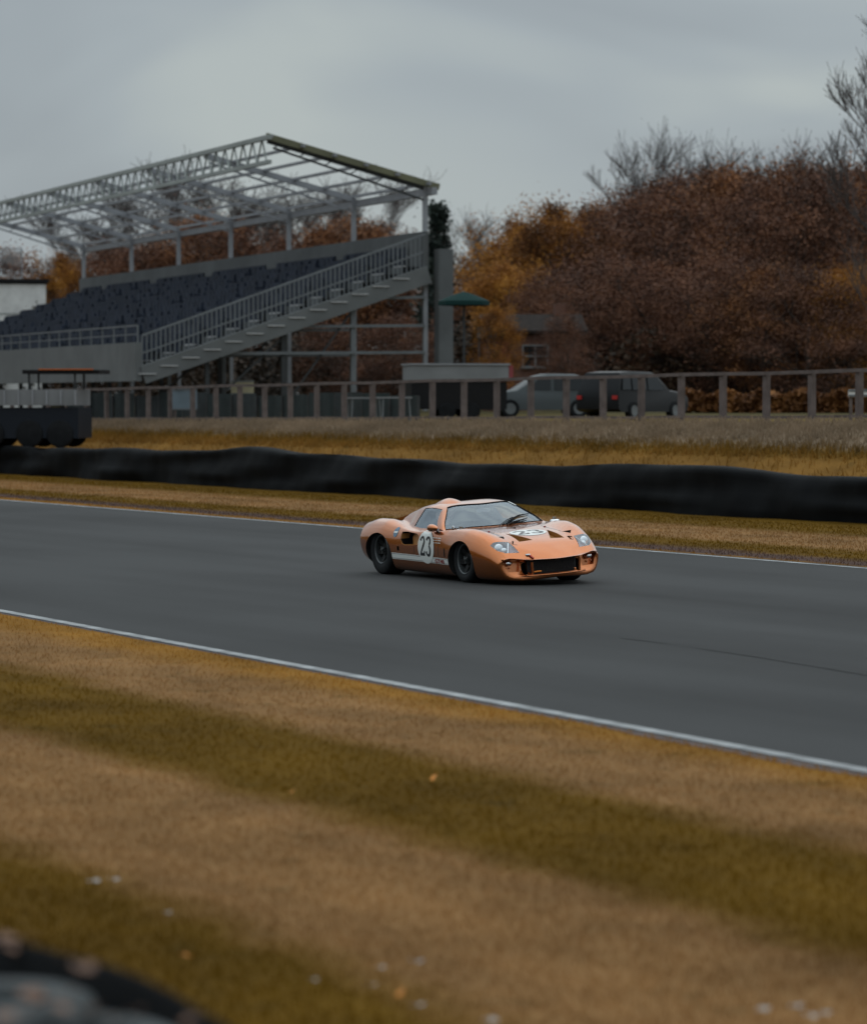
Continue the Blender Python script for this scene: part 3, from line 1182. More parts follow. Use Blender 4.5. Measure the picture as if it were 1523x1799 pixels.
    # ---- wheels
    def wheel(x, y, rad, wid, rimr, sg):
        w = rad
        zc = rad - .004
        mb = MB()
        hub = sg * wid / 2
        # hub disc and spokes
        mb.lathe([(.001, hub - sg * .055), (.075, hub - sg * .055), (.085, hub - sg * .065), (.09, hub - sg * .16), (.001, hub - sg * .16)], n=28)
        for k in range(6):
            a = 2 * math.pi * k / 6 + .3
            d = Vector((math.cos(a), 0, math.sin(a)))
            t = Vector((-math.sin(a), 0, math.cos(a)))
            p0 = d * .07 + Vector((0, hub - sg * .075, 0))
            p1 = d * (rimr - .012) + Vector((0, hub - sg * .035, 0))
            vs = []
            for p, ww, dp in ((p0, .040, .04), (p1, .028, .03)):
                for sx, sy in ((-1, 0), (1, 0), (1, 1), (-1, 1)):
                    vs.append(p + t * sx * ww + Vector((0, -sg * dp * sy, 0)))
            mb.add(vs, [(0, 1, 2, 3), (4, 7, 6, 5), (0, 4, 5, 1), (1, 5, 6, 2), (2, 6, 7, 3), (3, 7, 4, 0)])
        mb.lathe([(rimr - .005, hub - sg * .09), (rimr - .03, hub - sg * .2), (.001, hub - sg * .2)], n=40)
        wh = mb.build('wheel', M_ALLOY, car, smooth=35)
        wh.location = ROLLM.inverted() @ Vector((x, y, zc))
        wh.rotation_euler.x = -CAR_ROLL
        ro = MB()
        ro.lathe([(rimr + .004, hub - sg * .012), (rimr - .004, hub - sg * .004), (rimr - .016, hub - sg * .012), (rimr - .02, hub - sg * .10), (rimr - .012, hub - sg * .11)], n=56)
        ro.build('rim', M_RIMLIP, wh, smooth=45)
        hw = wid / 2
        prof = [(rimr - .004, -hw + .02), (rimr + .01, -hw + .005), (rimr + .045, -hw - .008), (rad - .035, -hw - .004), (rad - .008, -hw + .012), (rad, -hw + .035),
                (rad, hw - .035), (rad - .008, hw - .012), (rad - .035, hw + .004), (rimr + .045, hw + .008), (rimr + .01, hw - .005), (rimr - .004, hw - .02)]
        ty = MB()
        ty.lathe(prof, n=64)
        ty.build('tyre', M_TYRE, wh, smooth=50)
        nu = MB()
        nu.lathe([(.001, hub - sg * .005), (.02, hub - sg * .008), (.03, hub - sg * .03), (.032, hub - sg * .06)], n=20)
        for k in range(3):
            a = 2 * math.pi * k / 3 + .5
            nu.beam((0, hub - sg * .025, 0), (.06 * math.cos(a), hub - sg * .03, .06 * math.sin(a)), .018, .02)
        nu.build('wheel_nut', M_RIMLIP, wh, smooth=40)
        # sidewall lettering ring
        return wh
    for sg in (-1, 1):
        wheel(1.205, sg * .722, .312, .225, .20, sg)
        wheel(-1.205, sg * .715, .345, .30, .20, sg)

    # ---- roundels and numbers
    decal('roundel', [ellipse_pts(48, .240, .222, .215, .485)], side_map, .007, M_DECALW)
    # on the right flank forward is to the viewer's right
    dg = digits(lambda x, y: (.035 + x * .155, .367 + y * .160))
    decal('racing_number', dg, side_map, .010, M_DECALK, .04)
    decal('roundel', [ellipse_pts(48, .195, .255, 1.50, 0.0)], top_map, .003, M_DECALW)
    dg = digits(lambda x, y: (1.61 - y * .135, -.205 + x * .19))
    decal('racing_number', dg, top_map, .006, M_DECALK, .04)
    decal('roundel', [ellipse_pts(48, .240, .222, .215, .485)], lambda x, z: side_map(x, z, 1), .003, M_DECALW)
    dg = digits(lambda x, y: (.395 - x * .155, .367 + y * .160))
    decal('racing_number', dg, lambda x, z: side_map(x, z, 1), .006, M_DECALK, .04)
    for sg in (-1, 1):
        mp = lambda x, z, sg=sg: side_map(x, z, sg)
        # sill stripe: white with thin grey keylines and red lettering
        st = decal('sill_stripe', [densify([(-.80, .288), (.855, .272), (.855, .352), (-.80, .374)], 20)], mp, .003, M_DECALW, .03)
        decal('keyline', [densify([(-.80, .296), (.855, .280), (.855, .288), (-.80, .304)], 20), densify([(-.80, .358), (.855, .336), (.855, .344), (-.80, .366)], 20)], mp, .0045, M_DECALG, .03, st)
        letters = text_polys('GT40', .052)
        sc = 3.1
        lw = max(x for ol in letters for x, y in ol)
        pol = [[(.46 + x * .28 / lw if sg < 0 else .46 + .28 - x * .28 / lw, .281 + y) for x, y in ol] for ol in letters]
        mb = MB()
        for ol in pol:
            P, Fc = map2d(ol, mp, .006, .03)
            mb.add(P, Fc)
        mb.build('sill_lettering', M_DECALR, st, recalc=False)
        # oil company badge: blue oval with a white band
        bd = decal('badge', [ellipse_pts(28, .058, .066, -.72, .648)], mp, .003, M_DECALB)
        decal('badge_band', [densify([(-.768, .638), (-.675, .638), (-.671, .660), (-.764, .660)], 4)], mp, .005, M_DECALW, .03, bd)
        # three small lines of white text, small door maker's plate
        lines = []
        for k in range(3):
            z = .612 - k * .032
            x0 = .40
            for wq in (.07, .045, .09):
                lines.append([(x0, z), (x0 + wq, z - .002), (x0 + wq, z + .007), (x0, z + .009)])
                x0 += wq + .018
        decal('name_lettering', lines, mp, .003, M_DECALW, .05)
        decal('door_plate', [[(-.40, .600), (-.27, .597), (-.27, .612), (-.40, .615)]], mp, -.0, M_DECALW, .05) if False else None
        decal('side_vent', [densify([(.745, .375), (.775, .375), (.765, .49), (.740, .49)], 4)], mp, .003, M_BLACK, .04)
        # door shut lines
        for g_ in ([(.56, .375), (.575, .45), (.58, .56), (.56, .655)], [(-.145, .38), (-.16, .48)]):
            decal('door_gap', [stroke(g_, [.008] * len(g_))], mp, .002, M_DECALK, .05)
    # bonnet shut line
    for sg in (1, -1):
        decal('bonnet_gap', [stroke([(1.05, sg * .44), (1.3, sg * .415), (1.6, sg * .43), (1.85, sg * .46), (1.92, sg * .44), (1.93, sg * .40)], [.007] * 6)], top_map, .0015, M_DECALK, .05)
        mb = MB()
        h, n = top_map(1.86, sg * .42)
        mb.beam(h + Vector((.03, .015 * sg, .008)), h + Vector((-.035, -.01 * sg, .012)), .014, .012)
        mb.build('bonnet_catch', M_BLACK, car)
        h, n = top_map(1.2, sg * .42)
        mb = MB()
        mb.lathe([(.001, .012), (.016, .010), (.018, -.006)], h, 'Z', 16)
        mb.build('bonnet_pin', M_DECALR, car, smooth=40)
        # fuel filler cap ahead of the windscreen corner
        h, n = top_map(.92, .73) if sg > 0 else top_map(.86, -.655)
        h = h - Vector((0, 0, .014))
        mb = MB()
        mb.lathe([(.001, .034), (.05, .032), (.062, .022), (.066, .0), (.066, -.03)], h, 'Z', 28)
        mb.box(h + Vector((0, 0, .045)), (.03, .04, .035))
        mb.build('filler_cap', M_CHROME, car, smooth=40)
    # tow loop and red tow strap on the nose
    h, n = car_hit(927, 974)
    mb = MB()
    mb.lathe([(.001, .010), (.032, .008), (.036, -.005)], h, 'Z', 22)
    mb.build('tow_boss', M_CHROME, car, smooth=40)
    a, b = car_hit(930, 976), car_hit(937, 981.3)
    mb = MB()
    mb.beam(a[0] + a[1] * .012, b[0] + b[1] * .01, .03, .008)
    mb.build('tow_strap', M_STRAP, car)
    # radiator mesh, grille surround bars and the orange tow hook
    mb = MB()
    mb.grid([[(2.09, y, z) for y in np.linspace(-.36, .36, 3)] for z in (.15, .35)])
    for k in range(24):
        y = -.33 + k * .0287
        mb.beam((2.10, y, .15), (2.10, y, .33), .004, .006)
    for k in range(5):
        mb.beam((2.102, -.34, .18 + k * .032), (2.102, .34, .18 + k * .032), .004, .004)
    mb.build('radiator_mesh', M_MESH, car)
    mb = MB()
    pts = []
    for k in range(25):
        y = -.435 + .87 * k / 24
        pts.append(Vector((2.268 - .40 * y * y, y, .150 + .012 * smooth(.38, .435, abs(y)))))
    mb.tube(pts, .0095, 8)
    mb.build('grille_lip', M_PAINT, car, smooth=60)
    for sg in (1, -1):
        mb = MB()
        xb = 2.262 - .40 * .345 ** 2
        mb.beam((xb - .012, sg * .343, .146), (xb - .004, sg * .351, .325), .022, .03)
        mb.build('grille_bar', M_PAINT, car)
    mb = MB()
    mb.tube([(2.19, -.325, .195), (2.21, -.30, .197), (2.21, -.26, .199), (2.21, -.22, .198)], .010, 8)
    mb.build('tow_hook', M_AMBER, car, smooth=60)

    # lamps
    def mirror_pts(P, sg):
        return [mir(v) if sg > 0 else v for v in P]
    for sg in (-1, 1):
        # cover: lies over the opening
        c = sum((h[0] for h in H_hl), Vector()) / len(H_hl)
        P, Fc = map2d(densify(hl, 4), lambda x, y: car_hit(x, y), .002, 6)
        mb = MB()
        mb.add(mirror_pts(P, sg), Fc)
        hlp = mb.build('headlight', M_LAMPGLASS, car, smooth=60)
        # bucket floor, lamps
        nn = n_hl if sg < 0 else mir(n_hl)
        inner = [h[0] for h in H_hl]
        mb = MB()
        x0 = [car_hit(p[0], p[1])[0] - n_hl * .085 for p in [(863, 959), (868, 955), (881, 953.5), (890, 954), (890.5, 970), (874, 966)]]
        mb.add(mirror_pts(x0, sg), [tuple(range(6))])
        mb.build('lamp_bucket', M_REFLECTOR, hlp)
        mb = MB()
        x0 = [car_hit(p[0], p[1])[0] - n_hl * .03 for p in [(894, 955), (910, 970), (894, 971)]]
        mb.add(mirror_pts(x0, sg), [(0, 1, 2)])
        mb.build('lamp_filler', mat('mauve_reflector', (0.24, 0.10, 0.10), 0.4), hlp)
        for (px, py, rr) in ((876.5, 959.5, .062), (886, 963.5, .04)):
            q = car_hit(px, py)[0] - n_hl * .045
            q = mir(q) if sg > 0 else q
            mb = MB()
            d = Vector((1, -.12 * -sg, .1)).normalized()
            x = d.cross(Vector((0, 0, 1))).normalized()
            y = x.cross(d)
            rows = []
            for i, (r_, a_) in enumerate([(.002, .012), (.5, .010), (.85, .004), (1, -.004), (1.05, -.03)]):
                rows.append([q + (x * math.cos(2 * math.pi * k / 24) + y * math.sin(2 * math.pi * k / 24)) * rr * r_ + d * a_ for k in range(24)])
            mb.grid(rows, close=True)
            mb.build('bulb_lens', M_CHROME, hlp, smooth=60)
        mb = MB()
        x0 = [car_hit(px, py)[0] - n_hl * .012 for px, py in [(892.3, 954), (892, 971.5)]]
        x0 = mirror_pts(x0, sg)
        mb.beam(x0[0], x0[1], .012, .02)
        mb.build('lamp_divider', M_CHROME, hlp)
        # fog lamp
        q = car_hit(894, 989.5)[0] - n_fog * .03
        q = mir(q) if sg > 0 else q
        mb = MB()
        d = Vector((1, -.1 * -sg, 0)).normalized()
        x = d.cross(Vector((0, 0, 1))).normalized()
        rows = []
        for r_, a_ in [(.002, .03), (.028, .026), (.042, .012), (.046, -.02), (.03, -.05), (.002, -.052)]:
            rows.append([q + (x * math.cos(2 * math.pi * k / 24) * 1.15 + Vector((0, 0, 1)) * math.sin(2 * math.pi * k / 24) * .8) * r_ + d * a_ for k in range(24)])
        mb.grid(rows, close=True)
        mb.build('fog_lamp', M_CHROME, car, smooth=50)
        q = car_hit(894, 998)[0] - n_fog * .012
        q = mir(q) if sg > 0 else q
        mb = MB()
        mb.lathe([(.001, -.016), (.012, -.012), (.016, 0), (.012, .012), (.001, .016)], q, 'Z', 14)
        mb.build('indicator', mat('orange_lens', (0.40, 0.10, 0.03), 0.3, coat=.5), car, smooth=60)

    # door mirror
    q = Vector((.43, -.845, .745))
    mb = MB()
    rows = []
    for i in range(13):
        t = i / 12
        xx = -.085 + .20 * t
        rr = [.050, .056, .058, .058, .057, .055, .052, .048, .043, .036, .027, .017, .002][i]
        rows.append([q + Vector((xx, 1.05 * rr * math.cos(2 * math.pi * k / 20), .9 * rr * math.sin(2 * math.pi * k / 20))) for k in range(20)])
    mb.grid(rows, close=True)
    dm = mb.build('door_mirror', M_PAINT, car, smooth=60)
    mb = MB()
    mb.beam(q + Vector((.04, .02, -.03)), Vector((.56, -.80, .672)), .022, .014)
    mb.build('mirror_stalk', M_BLACK, dm)
    mb = MB()
    mb.add([q + Vector((-.0852, 1.0 * .048 * math.cos(2 * math.pi * k / 20), .85 * .048 * math.sin(2 * math.pi * k / 20))) for k in range(20)], [tuple(range(20))])
    mb.build('mirror_glass', M_CHROME, dm)

    # wipers
    def wspt(px, py, off=.012):
        o = CARI @ Vector((0, 0, CAM_H))
        d = (CARI.to_3x3() @ ray_dir(px, py)).normalized()
        h = BODY_BVH.ray_cast(o, d)
        if h[0] is None: h = car_hit(px, py)
        return h[0] + h[1] * off
    mb = MB()
    mb.tube([wspt(876.5, 927), wspt(883, 919.5), wspt(891, 914), wspt(900, 909.5)], .006, 6)
    mb.tube([wspt(889, 918), wspt(899, 912.5), wspt(911, 906.6), wspt(928, 903.6)], [.006, .012, .012, .006], 6)
    mb.build('wiper', M_BLACK, car)
    mb = MB()
    mb.tube([wspt(890, 923), wspt(904, 917.5), wspt(917, 914), wspt(926, 911)], [.009, .013, .010, .005], 6)
    mb.build('wiper', M_BLACK, car)
    mb = MB()
    q = wspt(796, 928.5, .02)
    mb.lathe([(.001, .022), (.012, .02), (.016, .008), (.016, -.02)], q, 'Z', 14)
    mb.build('washer_jet', M_CHROME, car, smooth=40)

    # cabin fittings
    mb = MB()
    rows = []
    for y in np.linspace(-.60, .60, 13):
        rows.append([(x - .34 * y * y, y, z) for x, z in ((.66, .60), (.52, .655), (.40, .665), (.33, .64), (.31, .56), (.34, .42))])
    mb.grid(rows)
    mb.build('dashboard', mat('dash_vinyl', (0.028, 0.03, 0.033), 0.7, noise=(12, .2)), car, smooth=40)
    for sg in (-1, 1):
        mb = MB()
        rows = []
        for (x, z, dy) in ((.30, .26, .2), (-.05, .20, .22), (-.16, .26, .22), (-.30, .55, .21), (-.36, .74, .17), (-.40, .79, .10)):
            rows.append([(x + .05 * abs(k) ** 2, sg * .32 + dy * k, z) for k in (-1, -.8, -.4, 0, .4, .8, 1)])
        rows += [[(x - .07, y, z - .03) for x, y, z in r_] for r_ in reversed(rows)]
        mb.grid(rows)
        mb.build('seat', mat('seat_cloth', (0.04, 0.042, 0.05), 0.9), car, smooth=50)
    mb = MB()
    c, rr = Vector((.22, -.31, .60)), .165
    ax1, ax2 = Vector((0, 1, 0)), Vector((.34, 0, .94))
    ring = [c + ax1 * rr * math.cos(2 * math.pi * k / 32) + ax2 * rr * math.sin(2 * math.pi * k / 32) for k in range(33)]
    mb.tube(ring, .012, 8, cap=False)
    for a in (90, 210, 330):
        mb.beam(c + Vector((.02, 0, 0)), c + ax1 * rr * math.cos(R(a)) + ax2 * rr * math.sin(R(a)), .02, .008)
    mb.build('steering_wheel', M_BLACK, car, smooth=50)
    mb = MB()
    q = Vector((.16, .06, .905))
    rows = []
    for i, (k, d) in enumerate(((.6, .012), (1, .004), (1, -.004), (.6, -.015))):
        rows.append([q + Vector((d, .105 * (abs(math.cos(a)) ** .5) * math.copysign(1, math.cos(a)) * k, .030 * (abs(math.sin(a)) ** .6) * math.copysign(1, math.sin(a)) * k)) for a in [2 * math.pi * j / 24 + .01 for j in range(24)]])
    mb.grid(rows, close=True)
    mb.f += [tuple(range(24)), tuple(72 + k for k in range(24))]; mb.mi += [0, 0]
    mb.beam(q + Vector((0, .0, .03)), q + Vector((.03, 0, .075)), .012, .012)
    mb.build('rear_view_mirror', mat('mirror_back', (0.30, 0.32, 0.33), 0.4), car, smooth=50)
    # underbody sits low and closes the view under the car
    # rear exhausts and tail lamps
    for sg in (1, -1):
        mb = MB()
        for z in (.60,):
            mb.lathe([(.001, -.012), (.035, -.010), (.045, .0), (.045, .03)], (0, 0, 0), 'Z', 20)
        t = mb.build('tail_light', M_DECALR, car, smooth=40)
        t.rotation_euler = (0, R(90), 0)
        t.location = (-1.83, sg * .56, .60)
        mb = MB()
        mb.tube([(-1.7, sg * .09, .36), (-2.08, sg * .09, .40)], .045, 16, cap=False)
        mb.build('exhaust_pipe', M_RIMLIP, car, smooth=60)


def text_polys(s, height):
    cu = bpy.data.curves.new('t', 'FONT')
    cu.body = s
    cu.size = height * 1.35
    cu.fill_mode = 'NONE'
    cu.resolution_u = 3
    o = bpy.data.objects.new('t', cu)
    COL.objects.link(o)
    dg = bpy.context.evaluated_depsgraph_get()
    me = bpy.data.meshes.new_from_object(o.evaluated_get(dg))
    # strokes: every outline edge thickened into a thin quad
    out = []
    seg = [(me.vertices[e.vertices[0]].co.to_2d(), me.vertices[e.vertices[1]].co.to_2d()) for e in me.edges]
    x0 = min(min(a.x, b.x) for a, b in seg)
    y0 = min(min(a.y, b.y) for a, b in seg)
    w = height * .07
    for a, b in seg:
        d = (b - a)
        if d.length < 1e-4: continue
        n = Vector((-d.y, d.x)).normalized() * w
        out.append([(p.x - x0, p.y - y0 + height * .06) for p in (a - n, b - n, b + n, a + n)])
    bpy.data.objects.remove(o, do_unlink=True)
    bpy.data.curves.remove(cu)
    bpy.data.meshes.remove(me)
    return out


build_car()


# ------------------------------------------------------------------ the driver
def skin_body(name, verts, edges, radii, m, root=0, sub=2):
    me = bpy.data.meshes.new(name)
    me.from_pydata(verts, edges, [])
    o = bpy.data.objects.new(name, me)
    COL.objects.link(o)
    md = o.modifiers.new('skin', 'SKIN')
    md.use_smooth_shade = True
    sv = me.skin_vertices
    if not sv:
        bm = bmesh.new(); bm.from_mesh(me); bm.verts.layers.skin.verify(); bm.to_mesh(me); bm.free()
        sv = me.skin_vertices
    for i, r in enumerate(radii):
        rr = r if isinstance(r, tuple) else (r, r)
        sv[0].data[i].radius = rr
        sv[0].data[i].use_root = (i == root)
    ss = o.modifiers.new('sub', 'SUBSURF')
    ss.levels = ss.render_levels = sub
    apply_mods(o)
    o.data.materials.clear()
    for x in (m if isinstance(m, list) else [m]):
        o.data.materials.append(x)
    o.data.shade_smooth()
    return o


def build_driver():
    y0 = -.32
    V = [(-.02, y0, .28), (-.16, y0, .42), (-.25, y0, .58), (-.27, y0, .70), (-.25, y0, .76), (-.235, y0, .83)]
    Rr = [(.16, .12), (.15, .11), (.18, .11), (.06, .06), (.055, .055), (.085, .10)]
    E = [(0, 1), (1, 2), (2, 3), (3, 4), (4, 5)]
    for sg in (-1, 1):
        b = len(V)
        V += [(-.24, y0 + sg * .17, .62), (-.08, y0 + sg * .23, .50), (.13, y0 + sg * .18, .60), (.19, y0 + sg * .165, .64)]
        Rr += [.062, .045, .032, (.028, .04)]
        E += [(2, b), (b, b + 1), (b + 1, b + 2), (b + 2, b + 3)]
        for k in range(4):      # four fingers round the rim
            f = len(V)
            dz = -.03 + .02 * k
            V += [(.225, y0 + sg * (.170 - .002 * k), .64 + dz), (.250, y0 + sg * .155, .645 + dz), (.240, y0 + sg * .138, .64 + dz)]
            Rr += [.010, .009, .008]
            E += [(b + 3, f), (f, f + 1), (f + 1, f + 2)]
        f = len(V)
        V += [(.20, y0 + sg * .14, .665), (.225, y0 + sg * .135, .68)]
        Rr += [.011, .009]
        E += [(b + 3, f), (f, f + 1)]
        l = len(V)
        V += [(.06, y0 + sg * .09, .26), (.42, y0 + sg * .11, .40), (.72, y0 + sg * .09, .26)]
        Rr += [.085, .06, .045]
        E += [(0, l), (l, l + 1), (l + 1, l + 2)]
    drv = skin_body('person', V, E, Rr, [M_SUIT, M_SKIN])
    for p in drv.data.polygons:
        c = p.center
        if c.z > .72 or (c.x > .17 and c.z > .55 and c.x < .3):
            p.material_index = 1
    drv.location = CAR_O
    drv.rotation_euler = (CAR_ROLL, 0, CAR_RZ)
    tag(drv, 'driver in a pale helmet and dark suit gripping the steering wheel behind the windscreen', 'person')
    mb = MB()
    c = Vector((-.245, y0, .845))
    rows = []
    for i in range(11):
        th = math.pi * .62 * i / 10
        rows.append([c + Vector((.135 * math.sin(th) * math.cos(a) * 1.05, .118 * math.sin(th) * math.sin(a),
                                 .115 * math.cos(th) + (.05 * (math.sin(th)) if (math.cos(a) > .35 and th > 1.35) else 0))) for a in [2 * math.pi * k / 28 for k in range(28)]])
    mb.grid(rows, close=True)
    mb.build('helmet', M_HELMET, drv, smooth=60)
    mb = MB()           # face: nose, brows, mouth
    mb.tube([c + Vector((.105, 0, -.02)), c + Vector((.128, 0, -.05)), c + Vector((.112, 0, -.055))], [.008, .014, .008], 8)
    mb.build('nose', M_SKIN, drv, smooth=60)
    for sg in (-1, 1):
        mb = MB()
        mb.lathe([(.001, -.008), (.012, -.004), (.014, 0), (.012, .004), (.001, .008)], c + Vector((.100, sg * .033, -.022)), 'Z', 12)
        mb.build('eye', M_BLACK, drv, smooth=60)
    mb = MB()
    mb.tube([c + Vector((.098, -.025, -.085)), c + Vector((.108, 0, -.088)), c + Vector((.098, .025, -.085))], .006, 6)
    mb.build('mouth', mat('lips', (.30, .12, .10), .6), drv, smooth=60)


build_driver()


# ------------------------------------------------------------------ tyre barriers
def build_far_barrier():
    """continuous black conveyor belt wrapped over a wall of tyres, sagging and bulging along its length"""
    root = empty('tyre_barrier', W(36.4, 80, 0), TRACK_ANG)
    tag(root, 'long wavy black belt covered tyre barrier on the far side of the road', 'tyre barrier')
    rg = np.random.default_rng(11)
    ph = rg.uniform(0, 6.28, 12)

    def off(p, z):
        return (.06 * math.sin(p * .55 + ph[0]) + .045 * math.sin(p * 1.13 + ph[1] + z * 2.2) + .03 * math.sin(p * 2.7 + ph[2] - z * 3)
                + .055 * math.sin(p * .9 + z * 5 + ph[5]) + .03 * math.sin(z * 11 + p * .33 + 1.2 * math.sin(p * .21) + ph[7]) * math.sin(p * .17 + ph[8]) + .012 * math.sin(p * 6.1 + ph[3] + z * 4))

    def top(p):
        b = .22 * math.exp(-((p - 82.7) / 3.2) ** 2) + .08 * math.exp(-((p - 60) / 3) ** 2)      # p along the track
        return .93 + .035 * math.sin(p * .42 + ph[4]) + .02 * math.sin(p * 1.31 + ph[6]) + b
    mb = MB()
    G = []
    for p in np.arange(20, 135, .25):
        t = top(p)
        prof = [(-.02, -.02), (-.03, .10), (-.04 + .02 * math.sin(p * .8), .20), (-.05 + .05 * math.sin(p * .8), .3), (-.03 + .02 * math.sin(p * .8), .4), (.0, .5), (.01, .6), (.02, .7), (.025, t - .18), (.03, t - .10), (.08, t - .03), (.18, t), (.45, t - .01), (.60, t - .04), (.66, t - .18), (.67, .3), (.67, -.02)]
        G.append([(-off(p, z) * (1 if x < .1 else .3) + x, p - 80, z) for x, z in prof])
    mb.grid(G)
    mb.build('rubber_belt', M_BELT, root, smooth=60)


def tyre_mesh(mb, c, r, h, mi=0):
    ri = r * .56
    prof = [(ri, -.28 * h), (ri + .02, -.46 * h), (ri + .06, -.5 * h), (r - .05, -.49 * h), (r - .015, -.42 * h), (r, -.3 * h), (r - .008, -.1 * h), (r, .0), (r - .008, .1 * h), (r, .3 * h), (r - .015, .42 * h), (r - .05, .49 * h),
            (r * .8, .505 * h), (ri + .06, .5 * h), (ri + .02, .46 * h), (ri, .28 * h), (ri - .0, -.28 * h)]
    mb.lathe(prof, c, 'Z', 40, mi)


def build_near_barrier():
    root = empty('tyre_barrier', W(2.61, 7.2, -.045), TRACK_ANG + R(2.9))
    tag(root, 'stacked grey worn tyres held behind a black belt in the near left corner', 'tyre barrier')
    rg = random.Random(4)
    mb = MB()
    G = []
    for p in np.arange(-9, 14, .2):
        w = .018 * math.sin(p * 1.7) + .01 * math.sin(p * 4.1)
        G.append([(.45 + w + x, p, z) for x, z in [(0.0, -.02), (.0, .5), (-.005, .985 + w), (.012, 1.0 + w), (.028, .99 + w), (.034, .5), (.034, -.02)]])
    mb.grid(G)
    mb.build('rubber_belt', M_BELT, root, smooth=60)
    for row, q0 in ((0, .10), (1, -.50), (2, -1.10)):
        for i in range(-5, 13):
            for lv in range(4):
                if lv < 2 and row > 0: continue
                r = .30 + rg.uniform(-.012, .012)
                h = .225
                mb = MB()
                tyre_mesh(mb, (0, 0, 0), r, h)
                t = mb.build('tyre', M_RUBBER_DUSTY, root, smooth=40)
                t.location = (q0 + rg.uniform(-.03, .03), i * .61 + (.3 if row % 2 else 0) + rg.uniform(-.02, .02), .19 + lv * .225)
                t.rotation_euler = (R(rg.uniform(-2, 2)), R(rg.uniform(-2, 2)), rg.uniform(0, 6))
    return root


build_far_barrier()
build_near_barrier()


# ------------------------------------------------------------------ rail fence on the bank
def build_fence():
    q, p0, p1 = 43.2, 40.0, 150.0
    root = empty('rail_fence', W(q, p0, 0), TRACK_ANG)
    tag(root, 'long weathered timber post and rail fence on top of the far bank', 'fence')
    L = p1 - p0
    step = 1.95
    n = int(L / step)
    zt = lambda p: terrain_z(q, p)
    for i in range(n + 1):
        p = p0 + i * step
        mb = MB()
        mb.box((0, i * step, zt(p) + .57), (.12, .17, 1.2))
        mb.build('post', M_WOOD, root)
    for h, hh, nm in ((1.17, .085, 'top_rail'), (.12, .07, 'bottom_rail')):
        G = []
        for i in range(n + 1):
            p = p0 + i * step
            z = zt(p) + h + .012 * math.sin(i * 1.7)
            y = i * step
            G.append([(-.10, y, z - hh / 2), (-.10, y, z + hh / 2), (-.055, y, z + hh / 2), (-.055, y, z - hh / 2)])
        mb = MB()
        mb.grid(G, close=True)
        mb.build(nm, M_WOOD, root)


build_fence()


